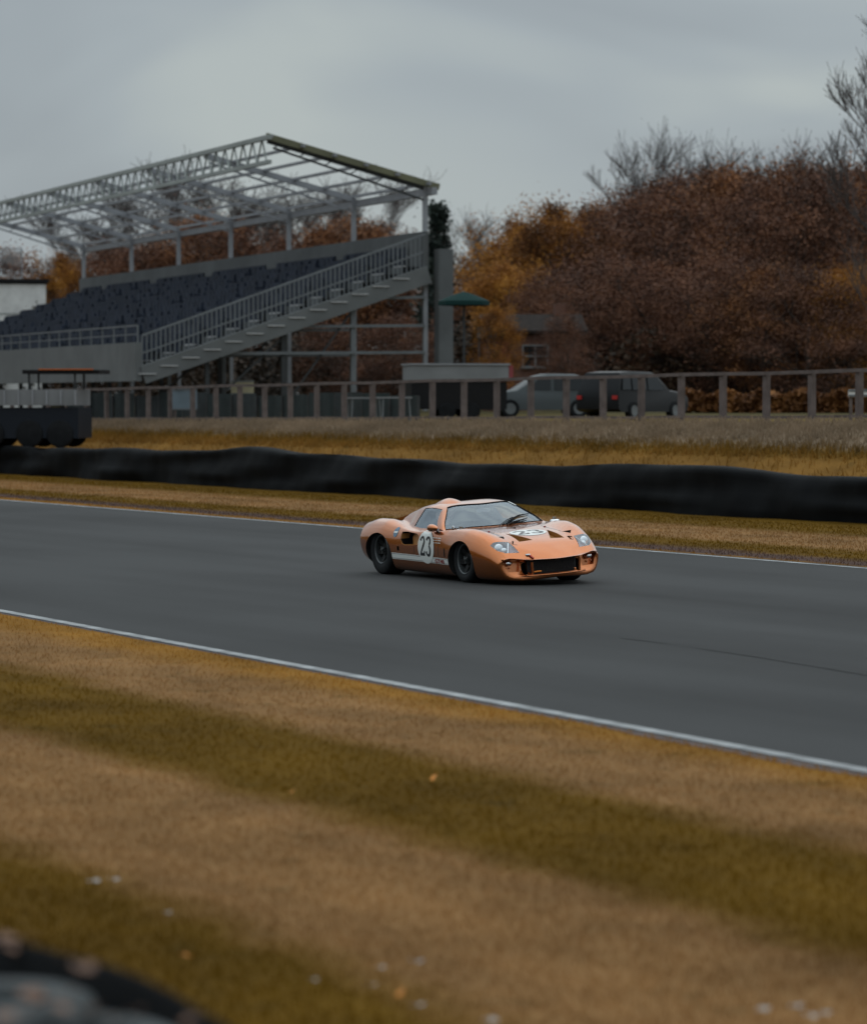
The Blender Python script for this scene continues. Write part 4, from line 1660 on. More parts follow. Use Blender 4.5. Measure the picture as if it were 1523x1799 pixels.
# ------------------------------------------------------------------ grandstand
def build_grandstand():
    u = Vector((-0.346, 0.938, 0))          # along the stand, away
    v = Vector((0.938, 0.346, 0))           # front to back
    D0 = 116.0
    org = at(240, 715, D0)
    org.z = 2.0
    ang = math.atan2(v.y, v.x)
    root = empty('grandstand', org, ang)    # local x = depth (front to back), local y = along the stand
    tag(root, 'long grey open grandstand with navy seats and a bare steel roof frame', 'grandstand')
    Lg, Wd = 50.0, 10.9
    NR = 13
    tr, rise, x0, z0 = .78, .285, .55, 1.75
    zr = lambda i: z0 + rise * i

    # concrete terrace steps as one folded slab
    mb = MB()
    prof = [(x0, z0 - .30)]
    for i in range(NR):
        prof += [(x0 + tr * i, zr(i)), (x0 + tr * (i + 1), zr(i))]
    prof.append((x0 + tr * NR, zr(NR - 1) - .35))
    P = [[(x, y, z) for x, z in prof] for y in (0.25, Lg - .25)]
    mb.grid(P)
    mb.grid([[(x0, y, z0 - .30), (x0 + tr * NR, y, zr(NR - 1) - .35)] for y in (.25, Lg - .25)])
    mb.build('terrace', M_CONC, root)
    # stringers along both ends
    for y, nm in ((0.0, 'stringer'), (Lg, 'stringer')):
        mb = MB()
        a, b = Vector((x0 - .35, y, z0 - .55)), Vector((x0 + tr * NR + .1, y, zr(NR) - .62))
        mb.beam(a + Vector((0, 0, .05)), b + Vector((0, 0, .05)), .3, .62)
        mb.build(nm, M_CONC_LIGHT, root)
    # pale nosings on each row's end and along the rows
    for i in range(NR):
        mb = MB()
        mb.box((x0 + tr * i + .04, .72, zr(i) + .012), (.10, 1.1, .05))
        mb.build('step_nosing', M_TREAD, root)
        mb = MB()
        mb.box((x0 + tr * i - .2, -.17, zr(i) - .45), (.62, .06, .035))
        mb.build('side_step', M_TREAD, root)
    # rows of navy tip-up seats, broken by aisles
    aisles = [(1.3, 0), (9.2, 1), (18.2, 1), (27.2, 1), (36.2, 1), (45.0, 1)]
    blocks = []
    prev = 1.6
    for a, _ in aisles[1:]:
        blocks.append((prev, a - .6))
        prev = a + .6
    blocks.append((prev, Lg - .5))
    rs = random.Random(2)
    for i in range(NR):
        for (a, b) in blocks:
            mb = MB()
            y = a
            while y + .46 < b:
                up = rs.random() < .75
                xc = x0 + tr * i + .50
                zc = zr(i)
                mb.box((xc + .16, y + .23, zc + .56), (.05, .42, .42))
                if up: mb.box((xc + .09, y + .23, zc + .52), (.06, .40, .36))
                else: mb.box((xc - .06, y + .23, zc + .40), (.38, .40, .05))
                y += .5
            mb.box((xc + .12, (a + b) / 2, zc + .20), (.05, b - a, .30))
            mb.build('seat_row', M_SEAT, root)
    for a, k in aisles[1:]:
        mb = MB()
        for i in range(NR):
            mb.box((x0 + tr * i + .2, a, zr(i) + .075), (.36, 1.1, .145))
        mb.build('aisle_steps', M_CONC_LIGHT, root)
    # front wall below the first row and the back wall behind the last
    mb = MB()
    mb.box((.05, Lg / 2, 1.72), (.22, Lg + .2, 1.35))
    mb.build('front_wall', M_CONC_LIGHT, root)
    mb = MB()
    mb.box((x0 + tr * NR + .02, Lg / 2, zr(NR) + .35), (.16, Lg + .1, 1.25))
    mb.build('back_wall', M_CONC, root)
    # railings: near-end balustrade with vertical bars following the slope
    mb = MB()
    n = 62
    for k in range(n + 1):
        t = k / n
        x = x0 - .35 + (tr * NR + .3) * t
        zb = z0 - .42 + (zr(NR) - z0) * t
        mb.beam((x, -.02, zb), (x, -.02, zb + 1.28), .045, .045)
    a, b = (x0 - .35, -.02, z0 + .88), (x0 + tr * NR, -.02, zr(NR) + .88)
    mb.beam(a, b, .07, .07)
    mb.beam((a[0], a[1], a[2] - .62), (b[0], b[1], b[2] - .62), .05, .05)
    mb.build('balustrade', M_STEEL, root)
    mb = MB()
    n = int(Lg / 1.6)
    for k in range(n + 1):
        mb.beam((.05, Lg * k / n, 2.3), (.05, Lg * k / n, 3.0), .05, .05)
    mb.beam((.05, 0, 2.98), (.05, Lg, 2.98), .05, .05)
    mb.beam((.05, 0, 2.68), (.05, Lg, 2.68), .035, .035)
    mb.build('front_rail', M_STEEL, root)
    # under-structure: columns, level beams and diagonal braces at every bay
    bays = [0.2, 8.1, 16.2, 24.3, 32.4, 40.5, 49.6]
    for bi, y in enumerate(bays):
        for j, x in enumerate((2.6, 5.4, 8.0)):
            zt = z0 + rise * (x - x0) / tr - .75
            mb = MB()
            mb.box((x, y, zt / 2), (.16, .16, zt))
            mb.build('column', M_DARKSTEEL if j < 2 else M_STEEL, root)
        if bi < 2:
            for xa, z in ((2.9, 2.02), (5.3, 2.98), (8.1, 4.0)):
                mb = MB()
                mb.beam((xa, y - .1, z), (x0 + tr * NR, y - .1, z + .08), .12, .10)
                mb.build('level_beam', M_STEEL, root)
            mb = MB()
            mb.beam((2.6, y, .1), (5.4, y, 2.6), .07, .07)
            mb.beam((5.4, y, .1), (8.0, y, 3.6), .07, .07)
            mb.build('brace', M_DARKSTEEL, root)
        # tall rear columns carry the roof
        mb = MB()
        mb.box((10.75, y, 4.02), (.16, .16, 8.04))
        mb.build('rear_column', M_PALE_STEEL, root)
        # light front props from the back rows to the roof
        mb = MB()
        xb, xl = 10.75, 4.85
        mb.beam((xl, y, 9.55), (xb, y, 8.02), .14, .22)                           # rafter
        mb.beam((xl + .2, y, 9.28), (xb, y, 7.55), .07, .07)                       # lower chord
        for k in range(6):
            t0, t1 = k / 6, (k + .5) / 6
            A = Vector((xl + .2, y, 9.28)).lerp(Vector((xb, y, 7.55)), t0)
            B = Vector((xl, y, 9.55)).lerp(Vector((xb, y, 8.02)), t1)
            mb.beam(A, B, .04, .04)
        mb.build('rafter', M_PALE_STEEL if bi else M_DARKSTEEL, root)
        if bi == 0:
            mb = MB()
            mb.beam((xl - .15, y - .25, 9.68), (xb + .45, y - .25, 8.02), .05, .22)
            mb.build('gable_fascia', mat('olive_fascia', (0.13, 0.13, 0.075), 0.6, noise=(.8, .3)), root)
    for k in range(6):
        x = 4.85 + 5.9 * k / 5
        z = 9.66 - 1.53 * k / 5
        mb = MB()
        mb.beam((x, -.3, z), (x, Lg + .3, z), .12, .10)
        mb.build('purlin', M_PALE_STEEL, root)
    # rear eave beam and the deep lattice girder along the front lip
    mb = MB()
    mb.beam((10.9, -.4, 7.86), (10.9, Lg + .4, 7.86), .2, .26)
    mb.build('eave_beam', M_PALE_STEEL, root)
    mb = MB()
    for z, w in ((9.62, .16), (8.75, .14)):
        mb.beam((4.75, -.35, z), (4.75, Lg + .35, z), w, w)
    n = 44
    for k in range(n):
        y0, y1, ym = Lg * k / n, Lg * (k + 1) / n, Lg * (k + .5) / n
        mb.beam((4.75, y0, 8.75), (4.75, ym, 9.62), .05, .05)
        mb.beam((4.75, ym, 9.62), (4.75, y1, 8.75), .05, .05)
    mb.build('front_girder', mat('faded_green_steel', (0.27, 0.295, 0.285), 0.6, .1, noise=(.5, .15)), root)
    # stair tower wall panel at the near rear corner
    mb = MB()
    mb.box((11.35, -.1, 2.9), (.55, .5, 5.8))
    mb.build('corner_pier', M_CONC, root)


build_grandstand()


# ------------------------------------------------------------------ trees
def tree_meshes(seed, height, radius, nleaf, leafsize, leafm, crown_base=.18, bare=0.0, shape='broad'):
    """returns (trunk mesh object, crown mesh object) as unlinked-from-parent objects at the origin"""
    rg = random.Random(seed)
    tb = MB()
    tips = []

    def limb(p, d, L, r, lvl):
        n = 4
        pts, rr = [p.copy()], [r]
        q = p.copy()
        for k in range(n):
            d = (d + Vector((rg.uniform(-.18, .18), rg.uniform(-.18, .18), rg.uniform(-.04, .14)))).normalized()
            q = q + d * (L / n)
            pts.append(q.copy())
            rr.append(r * (1 - .7 * (k + 1) / n))
        if bare > .5: rr = [max(x * .7, .011) for x in rr]
        tb.tube(pts, rr, 6 if lvl < 2 else 3, cap=False)
        if lvl < 3:
            for k in range((6 if bare > .5 else 4) if lvl < 2 else (9 if bare > .5 else 5)):
                t = rg.uniform(.3, 1.0)
                i = min(int(t * n), n - 1)
                b = pts[i].lerp(pts[i + 1], t * n - i)
                a = rg.uniform(0, 6.28)
                nd = (d + Vector((math.cos(a), math.sin(a), rg.uniform(-.1, .7))) * .85).normalized()
                limb(b, nd, L * rg.uniform(.5, .7), max(r * .42, .012), lvl + 1)
        else:
            tips.append(q)
    H = height
    if shape == 'conifer':
        tb.tube([(0, 0, -.2), (0, 0, H * .5), (0, 0, H)], [H * .018, H * .011, .02], 7)
    else:
        trunk = [Vector((0, 0, -.3))]
        q = Vector((0, 0, -.3))
        for k in range(6):
            q = q + Vector((rg.uniform(-.12, .12), rg.uniform(-.12, .12), H * .62 / 6))
            trunk.append(q.copy())
        tb.tube(trunk, [H * .022 * (1 - .11 * k) for k in range(7)], 8)
        for k in range(11):
            t = rg.uniform(.28, 1.0)
            i = min(int(t * 6), 5)
            b = trunk[i].lerp(trunk[i + 1], t * 6 - i)
            a = k * 2.4 + rg.uniform(-.4, .4)
            up = .35 + 1.1 * max(0, t - .45)
            limb(b, Vector((math.cos(a), math.sin(a), up)).normalized(), H * rg.uniform(.26, .36), H * .009, 1 if bare < .5 else 0)
    rn = np.random.default_rng(seed)
    # crown: many small leaf faces gathered in clumps
    nc = 90
    C = []
    while len(C) < nc:
        z = rg.uniform(crown_base, 1.0)
        if shape == 'conifer':
            rad = radius * (1 - z) * 1.05 + .15
            a, rr = rg.uniform(0, 6.28), rad * rg.random() ** .4
        else:
            k = (z - crown_base) / (1 - crown_base)
            rad = radius * (max(0, 1 - (2 * abs(k - .42)) ** 2.4) ** .5 * .92 + .10)
            a, rr = rg.uniform(0, 6.28), rad * rg.random() ** .45
        C.append((rr * math.cos(a), rr * math.sin(a), z * H, rg.uniform(.55, 1.25)))

    C = np.array(C)
    idx = rn.integers(0, nc, nleaf)
    spread = radius * (.17 if shape != 'conifer' else .16)
    P = C[idx, :3] + rn.normal(0, 1, (nleaf, 3)) * spread * C[idx, 3:4] * np.array([1, 1, .7])
    if tips:
        tp = np.array([tuple(t) for t in tips])
        k = nleaf // 3 if bare < .5 else nleaf
        P[:k] = tp[rn.integers(0, len(tp), k)] + rn.normal(0, .35, (k, 3))
    P[:, 2] = np.maximum(P[:, 2], .25)
    nrm = rn.normal(0, 1, (nleaf, 3))
    nrm /= np.linalg.norm(nrm, axis=1, keepdims=True)
    t = np.cross(nrm, rn.normal(0, 1, (nleaf, 3)))
    t /= np.linalg.norm(t, axis=1, keepdims=True)
    b = np.cross(nrm, t)
    s = rn.uniform(.6, 1.25, (nleaf, 1)) * leafsize
    V = np.stack([P - t * s * .5, P + b * s * .36, P + t * s * .5, P - b * s * .36], 1).reshape(-1, 3)
    me = bpy.data.meshes.new('crown')
    me.vertices.add(nleaf * 4)
    me.vertices.foreach_set('co', V.reshape(-1))
    me.loops.add(nleaf * 4)
    me.loops.foreach_set('vertex_index', np.arange(nleaf * 4, dtype=np.int32))
    me.polygons.add(nleaf)
    me.polygons.foreach_set('loop_start', np.arange(nleaf, dtype=np.int32) * 4)
    me.update(calc_edges=True)
    me.materials.append(leafm)
    root = empty('tree', (0, 0, 0))
    t = tb.build('trunk', M_BARK if bare < .5 else M_TWIG, root, smooth=60, recalc=False)
    o = bpy.data.objects.new('crown', me)
    COL.objects.link(o)
    o.parent = root
    return root


def build_trees():
    protos = {
        'brown': tree_meshes(1, 12, 4.4, 26000, .165, M_BROWNLEAF),
        'rust': tree_meshes(2, 12, 4.8, 26000, .165, M_RUSTLEAF, .12),
        'orange': tree_meshes(3, 12, 4.3, 26000, .165, M_ORANGELEAF),
        'bare': tree_meshes(4, 12, 4.6, 260, .10, M_RUSTLEAF, .35, 1.0),
        'conifer': tree_meshes(5, 12, 2.2, 6000, .32, M_CONIFER, .1, 0, 'conifer'),
    }
    used = set()
    rg = random.Random(9)

    def put(kind, px, D, top, wid, label, cat='tree', group=None):
        """a tree whose crown top shows at photograph row `top`, standing D metres off"""
        b = at(px, 700, D)
        p, q = pq(b)
        z = terrain_z(q, p)
        H = at(px, top, D).z - z
        s = H / 12
        w = wid * s
        loc, rz = Vector((b.x, b.y, z)), rg.uniform(0, 6.28)
        pr = protos[kind]
        if kind not in used:
            used.add(kind)
            o = pr
            o.location, o.rotation_euler, o.scale = loc, (0, 0, rz), (w, w, s)
        else:
            o = copy_thing(pr, loc, rz, (w, w, s))
        o.name = {'conifer': 'conifer_tree', 'bare': 'bare_tree'}.get(kind, 'autumn_tree')
        tag(o, label, cat, group)
        return o
    G = 'autumn trees in the wood behind the fence'
    # the wood on the right, from its left edge outwards (front row)
    put('orange', 905, 168, 398, .95, 'orange brown tree at the left edge of the wood beside the sky gap', group=G)
    put('orange', 968, 160, 366, .85, 'brightest orange topped tree near the left end of the wood', group=G)
    put('brown', 1040, 166, 372, .95, 'tawny tree between the orange trees and the taller dark wood', group=G)
    put('rust', 1112, 158, 352, 1.0, 'dark rust tree where the wood steps up in height', group=G)
    put('rust', 1185, 168, 322, .95, 'tall dark rust tree below the bare twigs poking into the sky', group=G)
    put('brown', 1262, 160, 312, 1.0, 'tall brown tree left of centre of the high wood above the black car', group=G)
    put('rust', 1330, 150, 325, 1.0, 'dark brown tree in the front of the high wood', group=G)
    put('brown', 1392, 165, 306, 1.0, 'tallest brown crown in the right half of the wood', group=G)
    put('rust', 1455, 152, 318, 1.05, 'rust brown tree second from the right edge of the photo', group=G)
    put('brown', 1518, 158, 308, 1.05, 'brown tree crossing the right edge of the photo', group=G)
    put('orange', 1490, 138, 470, 1.1, 'low amber tree in front of the wood near the right edge', group=G)
    put('orange', 880, 150, 470, 1.15, 'low orange bush-like tree beside the brick cottage', group=G)
    put('rust', 1060, 146, 455, 1.2, 'low dark rust tree in front of the wood, right of the brick cottage', group=G)
    put('rust', 1150, 142, 470, 1.25, 'low dark tree directly above the black car roof', group=G)
    put('rust', 1250, 140, 460, 1.25, 'low dark tree just right of the black car', group=G)
    put('brown', 1345, 138, 475, 1.3, 'low brown tree in front of the wood above the fence', group=G)
    put('rust', 1420, 136, 480, 1.3, 'low dark rust tree left of the low amber tree', group=G)
    put('orange', 872, 128, 545, .75, 'low amber tree hiding the left end of the brick cottage roof', group=G)
    put('rust', 1000, 127, 560, .85, 'low dark rust tree hiding the right end of the brick cottage', group=G)
    put('rust', 935, 140, 500, .9, 'dark rust tree directly behind the cottage roof', group=G)
    put('rust', 975, 152, 480, 1.2, 'low rust tree above the cottage roof', group=G)
    for k, (px, tp) in enumerate([(930, 420), (1010, 400), (1090, 380), (1165, 340), (1235, 325), (1305, 318), (1370, 322), (1430, 312), (1500, 316)]):
        put('brown' if k % 2 else 'rust', px, 186, tp, 1.15, 'brown tree in the back row of the wood, glimpsed between front crowns', group='back row trees of the wood')
    # bare crowns above it
    put('bare', 1165, 182, 276, .9, 'bare twiggy tree rising above the left step of the wood', group='bare trees')
    put('bare', 1290, 184, 294, 1.0, 'bare tree with thin twigs above the middle of the wood', group='bare trees')
    put('bare', 1395, 186, 294, 1.0, 'bare tree with thin twigs above the right half of the wood', group='bare trees')
    put('bare', 1590, 120, 70, .62, 'very tall bare tree at the right edge reaching high into the sky', group='bare trees')
    put('bare', 868, 176, 405, 1.0, 'small bare tree at the left end of the wood beside the sky gap', group='bare trees')
    # behind the grandstand
    put('bare', 250, 215, 352, 1.1, 'grey bare tree behind the left part of the grandstand roof', group='trees behind the grandstand')
    put('bare', 345, 205, 315, 1.2, 'tallest grey bare tree behind the grandstand roof', group='trees behind the grandstand')
    put('bare', 425, 212, 345, 1.1, 'grey bare tree right of the tallest one behind the grandstand', group='trees behind the grandstand')
    put('bare', 560, 210, 352, 1.1, 'grey bare tree behind the middle roof bays', group='trees behind the grandstand')
    put('bare', 630, 205, 345, 1.1, 'grey bare tree behind the near end of the grandstand roof', group='trees behind the grandstand')
    put('bare', 150, 220, 385, 1.1, 'grey bare tree behind the far end of the grandstand roof', group='trees behind the grandstand')
    put('bare', 492, 222, 370, 1.2, 'grey bare tree between the middle roof bays, low against the sky', group='trees behind the grandstand')
    for k, (px, tp, kd, lb) in enumerate([(20, 450, 'brown', 'rust brown tree behind the white tower at the left edge'), (190, 440, 'rust', 'dark rust tree right of the small orange tree behind the stand'),
                                          (270, 432, 'rust', 'rust tree low behind the second roof bay from the left'), (345, 395, 'brown', 'brown tree below the tallest bare tree behind the stand'),
                                          (415, 405, 'rust', 'rust tree low behind the middle of the back wall'), (500, 418, 'rust', 'dark rust tree behind the back wall, under the middle bays'),
                                          (570, 408, 'brown', 'brown tree behind the back wall near its right half'), (640, 402, 'brown', 'brown tree behind the near end of the back wall'), (715, 420, 'rust', 'rust tree just left of the slim conifer')]):
        put(kd, px, 196, tp, 1.15, lb, group='trees behind the grandstand')
    put('orange', 106, 190, 452, .62, 'small bright orange tree right of the white tower', group='trees behind the grandstand')
    put('conifer', 768, 165, 366, .9, 'slim dark conifer at the near end of the grandstand', cat='tree')
    put('rust', 690, 140, 560, 1.3, 'low dark tree seen through the steel under the grandstand', group='trees behind the grandstand')
    put('rust', 600, 150, 570, 1.4, 'low dark tree behind the lower steel under the grandstand', group='trees behind the grandstand')
    put('rust', 800, 150, 545, 1.1, 'low dark rust tree between the grandstand and the orange trees', group='trees behind the grandstand')
    for k in protos:
        if k not in used:
            for c in list(protos[k].children): bpy.data.objects.remove(c)
            bpy.data.objects.remove(protos[k])
    # undergrowth filling the foot of the wood
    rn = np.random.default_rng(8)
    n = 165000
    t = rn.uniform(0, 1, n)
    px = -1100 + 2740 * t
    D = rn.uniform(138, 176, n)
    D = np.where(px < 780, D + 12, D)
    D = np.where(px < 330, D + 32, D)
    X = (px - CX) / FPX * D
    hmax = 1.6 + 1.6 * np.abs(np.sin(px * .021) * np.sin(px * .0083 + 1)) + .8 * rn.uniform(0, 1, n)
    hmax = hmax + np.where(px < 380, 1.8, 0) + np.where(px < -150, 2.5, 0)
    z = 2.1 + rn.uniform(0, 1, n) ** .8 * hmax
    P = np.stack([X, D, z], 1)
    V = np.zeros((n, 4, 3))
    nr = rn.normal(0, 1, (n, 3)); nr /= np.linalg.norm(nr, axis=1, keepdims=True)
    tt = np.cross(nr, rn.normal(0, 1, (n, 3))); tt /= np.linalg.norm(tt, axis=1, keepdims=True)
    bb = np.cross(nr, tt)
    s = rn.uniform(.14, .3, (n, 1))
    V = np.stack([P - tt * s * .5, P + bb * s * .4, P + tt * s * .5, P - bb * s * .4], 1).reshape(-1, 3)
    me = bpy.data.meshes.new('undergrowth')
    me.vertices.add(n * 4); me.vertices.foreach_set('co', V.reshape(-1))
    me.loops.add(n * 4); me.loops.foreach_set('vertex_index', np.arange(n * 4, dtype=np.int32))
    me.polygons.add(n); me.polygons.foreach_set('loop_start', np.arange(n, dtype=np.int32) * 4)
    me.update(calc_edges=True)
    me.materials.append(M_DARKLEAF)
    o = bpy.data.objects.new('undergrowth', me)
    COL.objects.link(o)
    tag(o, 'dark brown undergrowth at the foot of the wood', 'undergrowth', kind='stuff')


build_trees()


# ------------------------------------------------------------------ buildings, vehicles and things beyond the fence
def car_thing(name, label, loc, rz, profile, width, paint, roofrows, wheel_r=.34, tail=True):
    """background car: side profile lofted across the width with a tucked-in glasshouse. local x forward"""
    root = empty(name, loc, rz)
    tag(root, label, 'car')
    hw = width / 2
    mb = MB()
    G = []
    for y, k in ((-1, 0), (-.97, .5), (-.85, 1), (0, 1.02), (.85, 1), (.97, .5), (1, 0)):
        row = []
        for x, z in profile:
            zz = z if z < .55 else .55 + (z - .55) * (1 if abs(y) < .9 else (.92 if abs(y) < .98 else .80))
            tuck = 1 - .14 * max(0, z - .95)
            row.append((x * (1 - .01 * abs(y)), y * hw * tuck, zz))
        G.append(row)
    mb.grid(G)
    n = len(profile)
    mb.f += [tuple(range(n)), tuple(6 * n + k for k in reversed(range(n)))]
    mb.mi += [0, 0]
    mb.build('body', paint, root, smooth=40)
    gm = M_BLACK
    for sg in (-1, 1):
        for (xa, xb, xc, xd, z0, z1) in roofrows:
            mb = MB()
            y0, y1 = sg * (hw * (1 - .14 * max(0, z0 - .95)) + .006), sg * (hw * (1 - .14 * (z1 - .95)) * .99 + .006)
            mb.add([(xa, y0, z0), (xb, y0, z0), (xc, y1, z1), (xd, y1, z1)], [(0, 1, 2, 3)])
            mb.build('window', M_DARKGLASS, root)
        for x in (profile[0][0] * .62, profile[0][0] * -.60):
            mb = MB()
            mb.lathe([(.001, -.1), (wheel_r * .62, -.1), (wheel_r * .66, -.12), (wheel_r * .95, -.11), (wheel_r, -.08), (wheel_r, .08), (wheel_r * .95, .11), (.001, .11)], (0, 0, 0), 'Y', 28)
            w = mb.build('wheel', M_RUBBER, root, smooth=40)
            w.location = (x, sg * (hw - .08), wheel_r)
            mb = MB()
            mb.lathe([(.001, sg * .115), (wheel_r * .58, sg * .125), (wheel_r * .6, sg * .11)], (0, 0, 0), 'Y', 20)
            mb.build('hubcap', M_STEEL, w, smooth=40)
    if tail:
        xr = min(p[0] for p in profile)
        for sg in (-1, 1):
            mb = MB()
            mb.box((xr + .02, sg * (hw - .16), .82), (.10, .20, .14))
            mb.build('tail_light', M_TAILRED, root)
    return root


M_DARKGLASS = mat('dark_car_glass', (0.010, 0.013, 0.015), 0.15, spec=0.35)
M_TAILRED = mat('tail_lamp_red', (0.35, 0.02, 0.02), 0.3)
M_BLACKPAINT = mat('black_car_paint', (0.006, 0.007, 0.0085), 0.4, spec=0.2)
M_SILVER = mat('grey_car_paint', (0.05, 0.06, 0.064), 0.45, .2)
M_NAVYPAINT = mat('navy_truck_paint', (0.010, 0.014, 0.021), 0.5, spec=0.2)


def ground_at(px, D):
    b = at(px, 700, D)
    p, q = pq(b)
    return Vector((b.x, b.y, terrain_z(q, p)))


SUV = [(2.2, .35), (2.28, .55), (2.25, .85), (2.05, 1.0), (1.1, 1.10), (.45, 1.62), (.1, 1.74), (-1.2, 1.76), (-2.0, 1.70), (-2.25, 1.15), (-2.32, .80), (-2.30, .40), (-2.1, .30), (2.0, .30)]
SUVW = [(.70, -.35, -.35, .28, 1.08, 1.58), (-.45, -1.35, -1.35, -.45, 1.08, 1.60), (-1.45, -2.02, -1.9, -1.45, 1.10, 1.58)]
HATCH = [(1.9, .32), (2.0, .5), (1.95, .72), (1.75, .84), (.95, .95), (.25, 1.40), (-.1, 1.48), (-1.0, 1.47), (-1.6, 1.30), (-1.95, .95), (-2.02, .65), (-2.0, .36), (-1.8, .27), (1.75, .27)]
HATCHW = [(.62, -.20, -.20, .15, .93, 1.36), (-.3, -1.5, -1.3, -.3, .93, 1.34)]


def sign_board(name, label, cat, px0, py0, px1, py1, D, m, posts=True, group=None):
    """flat board on two timber posts, filling the given picture rectangle at distance D"""
    a, b = at(px0, py1, D), at(px1, py0, D)
    c = (a + b) / 2
    g = ground_at((px0 + px1) / 2, D)
    root = empty(name, g)
    tag(root, label, cat, group)
    w, h = b.x - a.x, b.z - a.z
    mb = MB()
    mb.box((0, 0, c.z - g.z), (w, .04, h))
    mb.build('board', m, root)
    mb = MB()
    for z in (-1, 1):
        mb.box((0, -.025, c.z - g.z + z * (h / 2 - .03)), (w, .02, .05))
    mb.build('board_frame', M_STEEL, root)
    if posts:
        for sx in (-1, 1):
            mb = MB()
            mb.box((sx * w * .4, .05, (c.z - g.z + h / 2) / 2), (.08, .06, c.z - g.z + h / 2))
            mb.build('post', M_WOOD, root)
    return root


def build_beyond():
    # black estate car and silver hatchback parked behind the fence
    g = ground_at(1112, 99)
    car_thing('parked_car', 'black off-road car parked behind the fence in front of the dark wood', g, R(52), SUV, 1.9, M_BLACKPAINT, SUVW).scale = (.80, .80, .82)
    g = ground_at(950, 112)
    car_thing('parked_car', 'grey hatchback parked behind the fence left of the black car', g, R(188), HATCH, 1.7, M_SILVER, HATCHW, .31)
    # white box trailer with a red end panel
    D = 108
    g = ground_at(800, D)
    root = empty('box_trailer', g, R(8))
    tag(root, 'low pale grey box trailer with a red end panel behind the fence', 'trailer')
    mb = MB()
    zt = at(800, 641, D).z - g.z
    mb.box((0, 0, zt - .27), (3.2, 1.8, .50))
    mb.build('box_body', M_DIRTYWHITE, root)
    mb = MB()
    mb.box((0, 0, (zt - .54 + .36) / 2), (3.1, 1.7, zt - .54 - .36))
    mb.build('skirt', M_BLACK, root)
    mb = MB()
    mb.box((0, 0, zt + .015), (3.3, 1.9, .05))
    mb.build('roof', M_PALE_STEEL, root)
    mb = MB()
    mb.box((1.68, 0, zt - .27), (.14, 1.75, .5))
    mb.build('end_panel', mat('red_panel', (0.22, 0.035, 0.04), 0.5), root)
    for sx in (-.4, .4):
        for sy in (-1, 1):
            mb = MB()
            mb.lathe([(.001, -.08), (.26, -.08), (.28, -.04), (.28, .04), (.26, .08), (.001, .08)], (sx, sy * .85, .28), 'Y', 24)
            mb.build('wheel', M_RUBBER, root, smooth=40)
    mb = MB()
    mb.beam((-1.6, 0, .42), (-2.6, 0, .42), .08, .08)
    mb.build('tow_bar', M_DARKSTEEL, root)
    # brick cottage
    D = 134
    g = ground_at(940, D)
    root = empty('brick_cottage', g, R(4))
    tag(root, 'small orange brick cottage with white framed window half hidden by autumn trees', 'house')
    zt = at(940, 588, D).z - g.z
    mb = MB()
    mb.box((0, 2.0, zt / 2 - .1), (3.6, 4.0, zt + .2))
    brick = bpy.data.materials.new('orange_brick')
    brick.use_nodes = True
    nt = brick.node_tree
    bt = nt.nodes.new('ShaderNodeTexBrick')
    bt.inputs['Color1'].default_value = (0.13, 0.044, 0.022, 1)
    bt.inputs['Color2'].default_value = (0.10, 0.034, 0.02, 1)
    bt.inputs['Mortar'].default_value = (0.16, 0.13, 0.11, 1)
    bt.inputs['Scale'].default_value = 4.0
    tc = nt.nodes.new('ShaderNodeTexCoord')
    mp = nt.nodes.new('ShaderNodeMapping')
    mp.inputs['Rotation'].default_value = (R(90), 0, 0)
    nt.links.new(tc.outputs['Object'], mp.inputs[0])
    nt.links.new(mp.outputs[0], bt.inputs['Vector'])
    nt.links.new(bt.outputs['Color'], nt.nodes['Principled BSDF'].inputs['Base Color'])
    nt.nodes['Principled BSDF'].inputs['Roughness'].default_value = .9
    mb.build('wall', brick, root)
    mb = MB()
    mb.add([(-2.1, -.3, zt + .05), (2.1, -.3, zt + .05), (2.1, 2.0, zt + .75), (-2.1, 2.0, zt + .75), (2.1, 4.3, zt + .05), (-2.1, 4.3, zt + .05),
            (-2.1, -.3, zt + .17), (2.1, -.3, zt + .17), (2.1, 2.0, zt + .88), (-2.1, 2.0, zt + .88), (2.1, 4.3, zt + .17), (-2.1, 4.3, zt + .17)],
           [(0, 1, 2, 3), (3, 2, 4, 5), (9, 8, 7, 6), (11, 10, 8, 9), (0, 6, 7, 1), (4, 10, 11, 5), (1, 7, 8, 2), (2, 8, 10, 4), (0, 3, 9, 6), (3, 5, 11, 9)])
    rf = mb.build('roof', mat('dark_roof_tile', (0.022, 0.017, 0.015), .9, spec=.1, noise=(5, .3)), root)
    mb = MB()
    mb.box((1.2, 2.0, zt + 1.0), (.45, .45, .6))
    mb.build('chimney', brick, rf)
    mb = MB()
    for x in (-.50, 0, .50):
        mb.box((x, -.02, zt - .85), (.06, .08, .86))
    for z in (-.43, 0, .43):
        mb.box((0, -.022, zt - .85 + z), (1.06, .07, .06))
    wn = mb.build('window', M_DIRTYWHITE, root)
    mb = MB()
    mb.add([(-.5, -.004, zt - 1.28), (.5, -.004, zt - 1.28), (.5, -.004, zt - .42), (-.5, -.004, zt - .42)], [(0, 1, 2, 3)])
    mb.build('pane', M_DARKGLASS, wn)
    mb = MB()
    mb.box((0, -.06, zt - 1.33), (1.2, .14, .06))
    mb.build('sill', M_CONC_LIGHT, wn)
    mb = MB()
    mb.box((-1.35, -.03, zt - 1.2), (.7, .06, 1.9))
    dr = mb.build('door', mat('red_door', (0.16, 0.03, 0.028), .6), root)
    mb = MB()
    mb.box((-1.08, -.075, zt - 1.25), (.04, .04, .12))
    mb.build('handle', M_STEEL, dr)
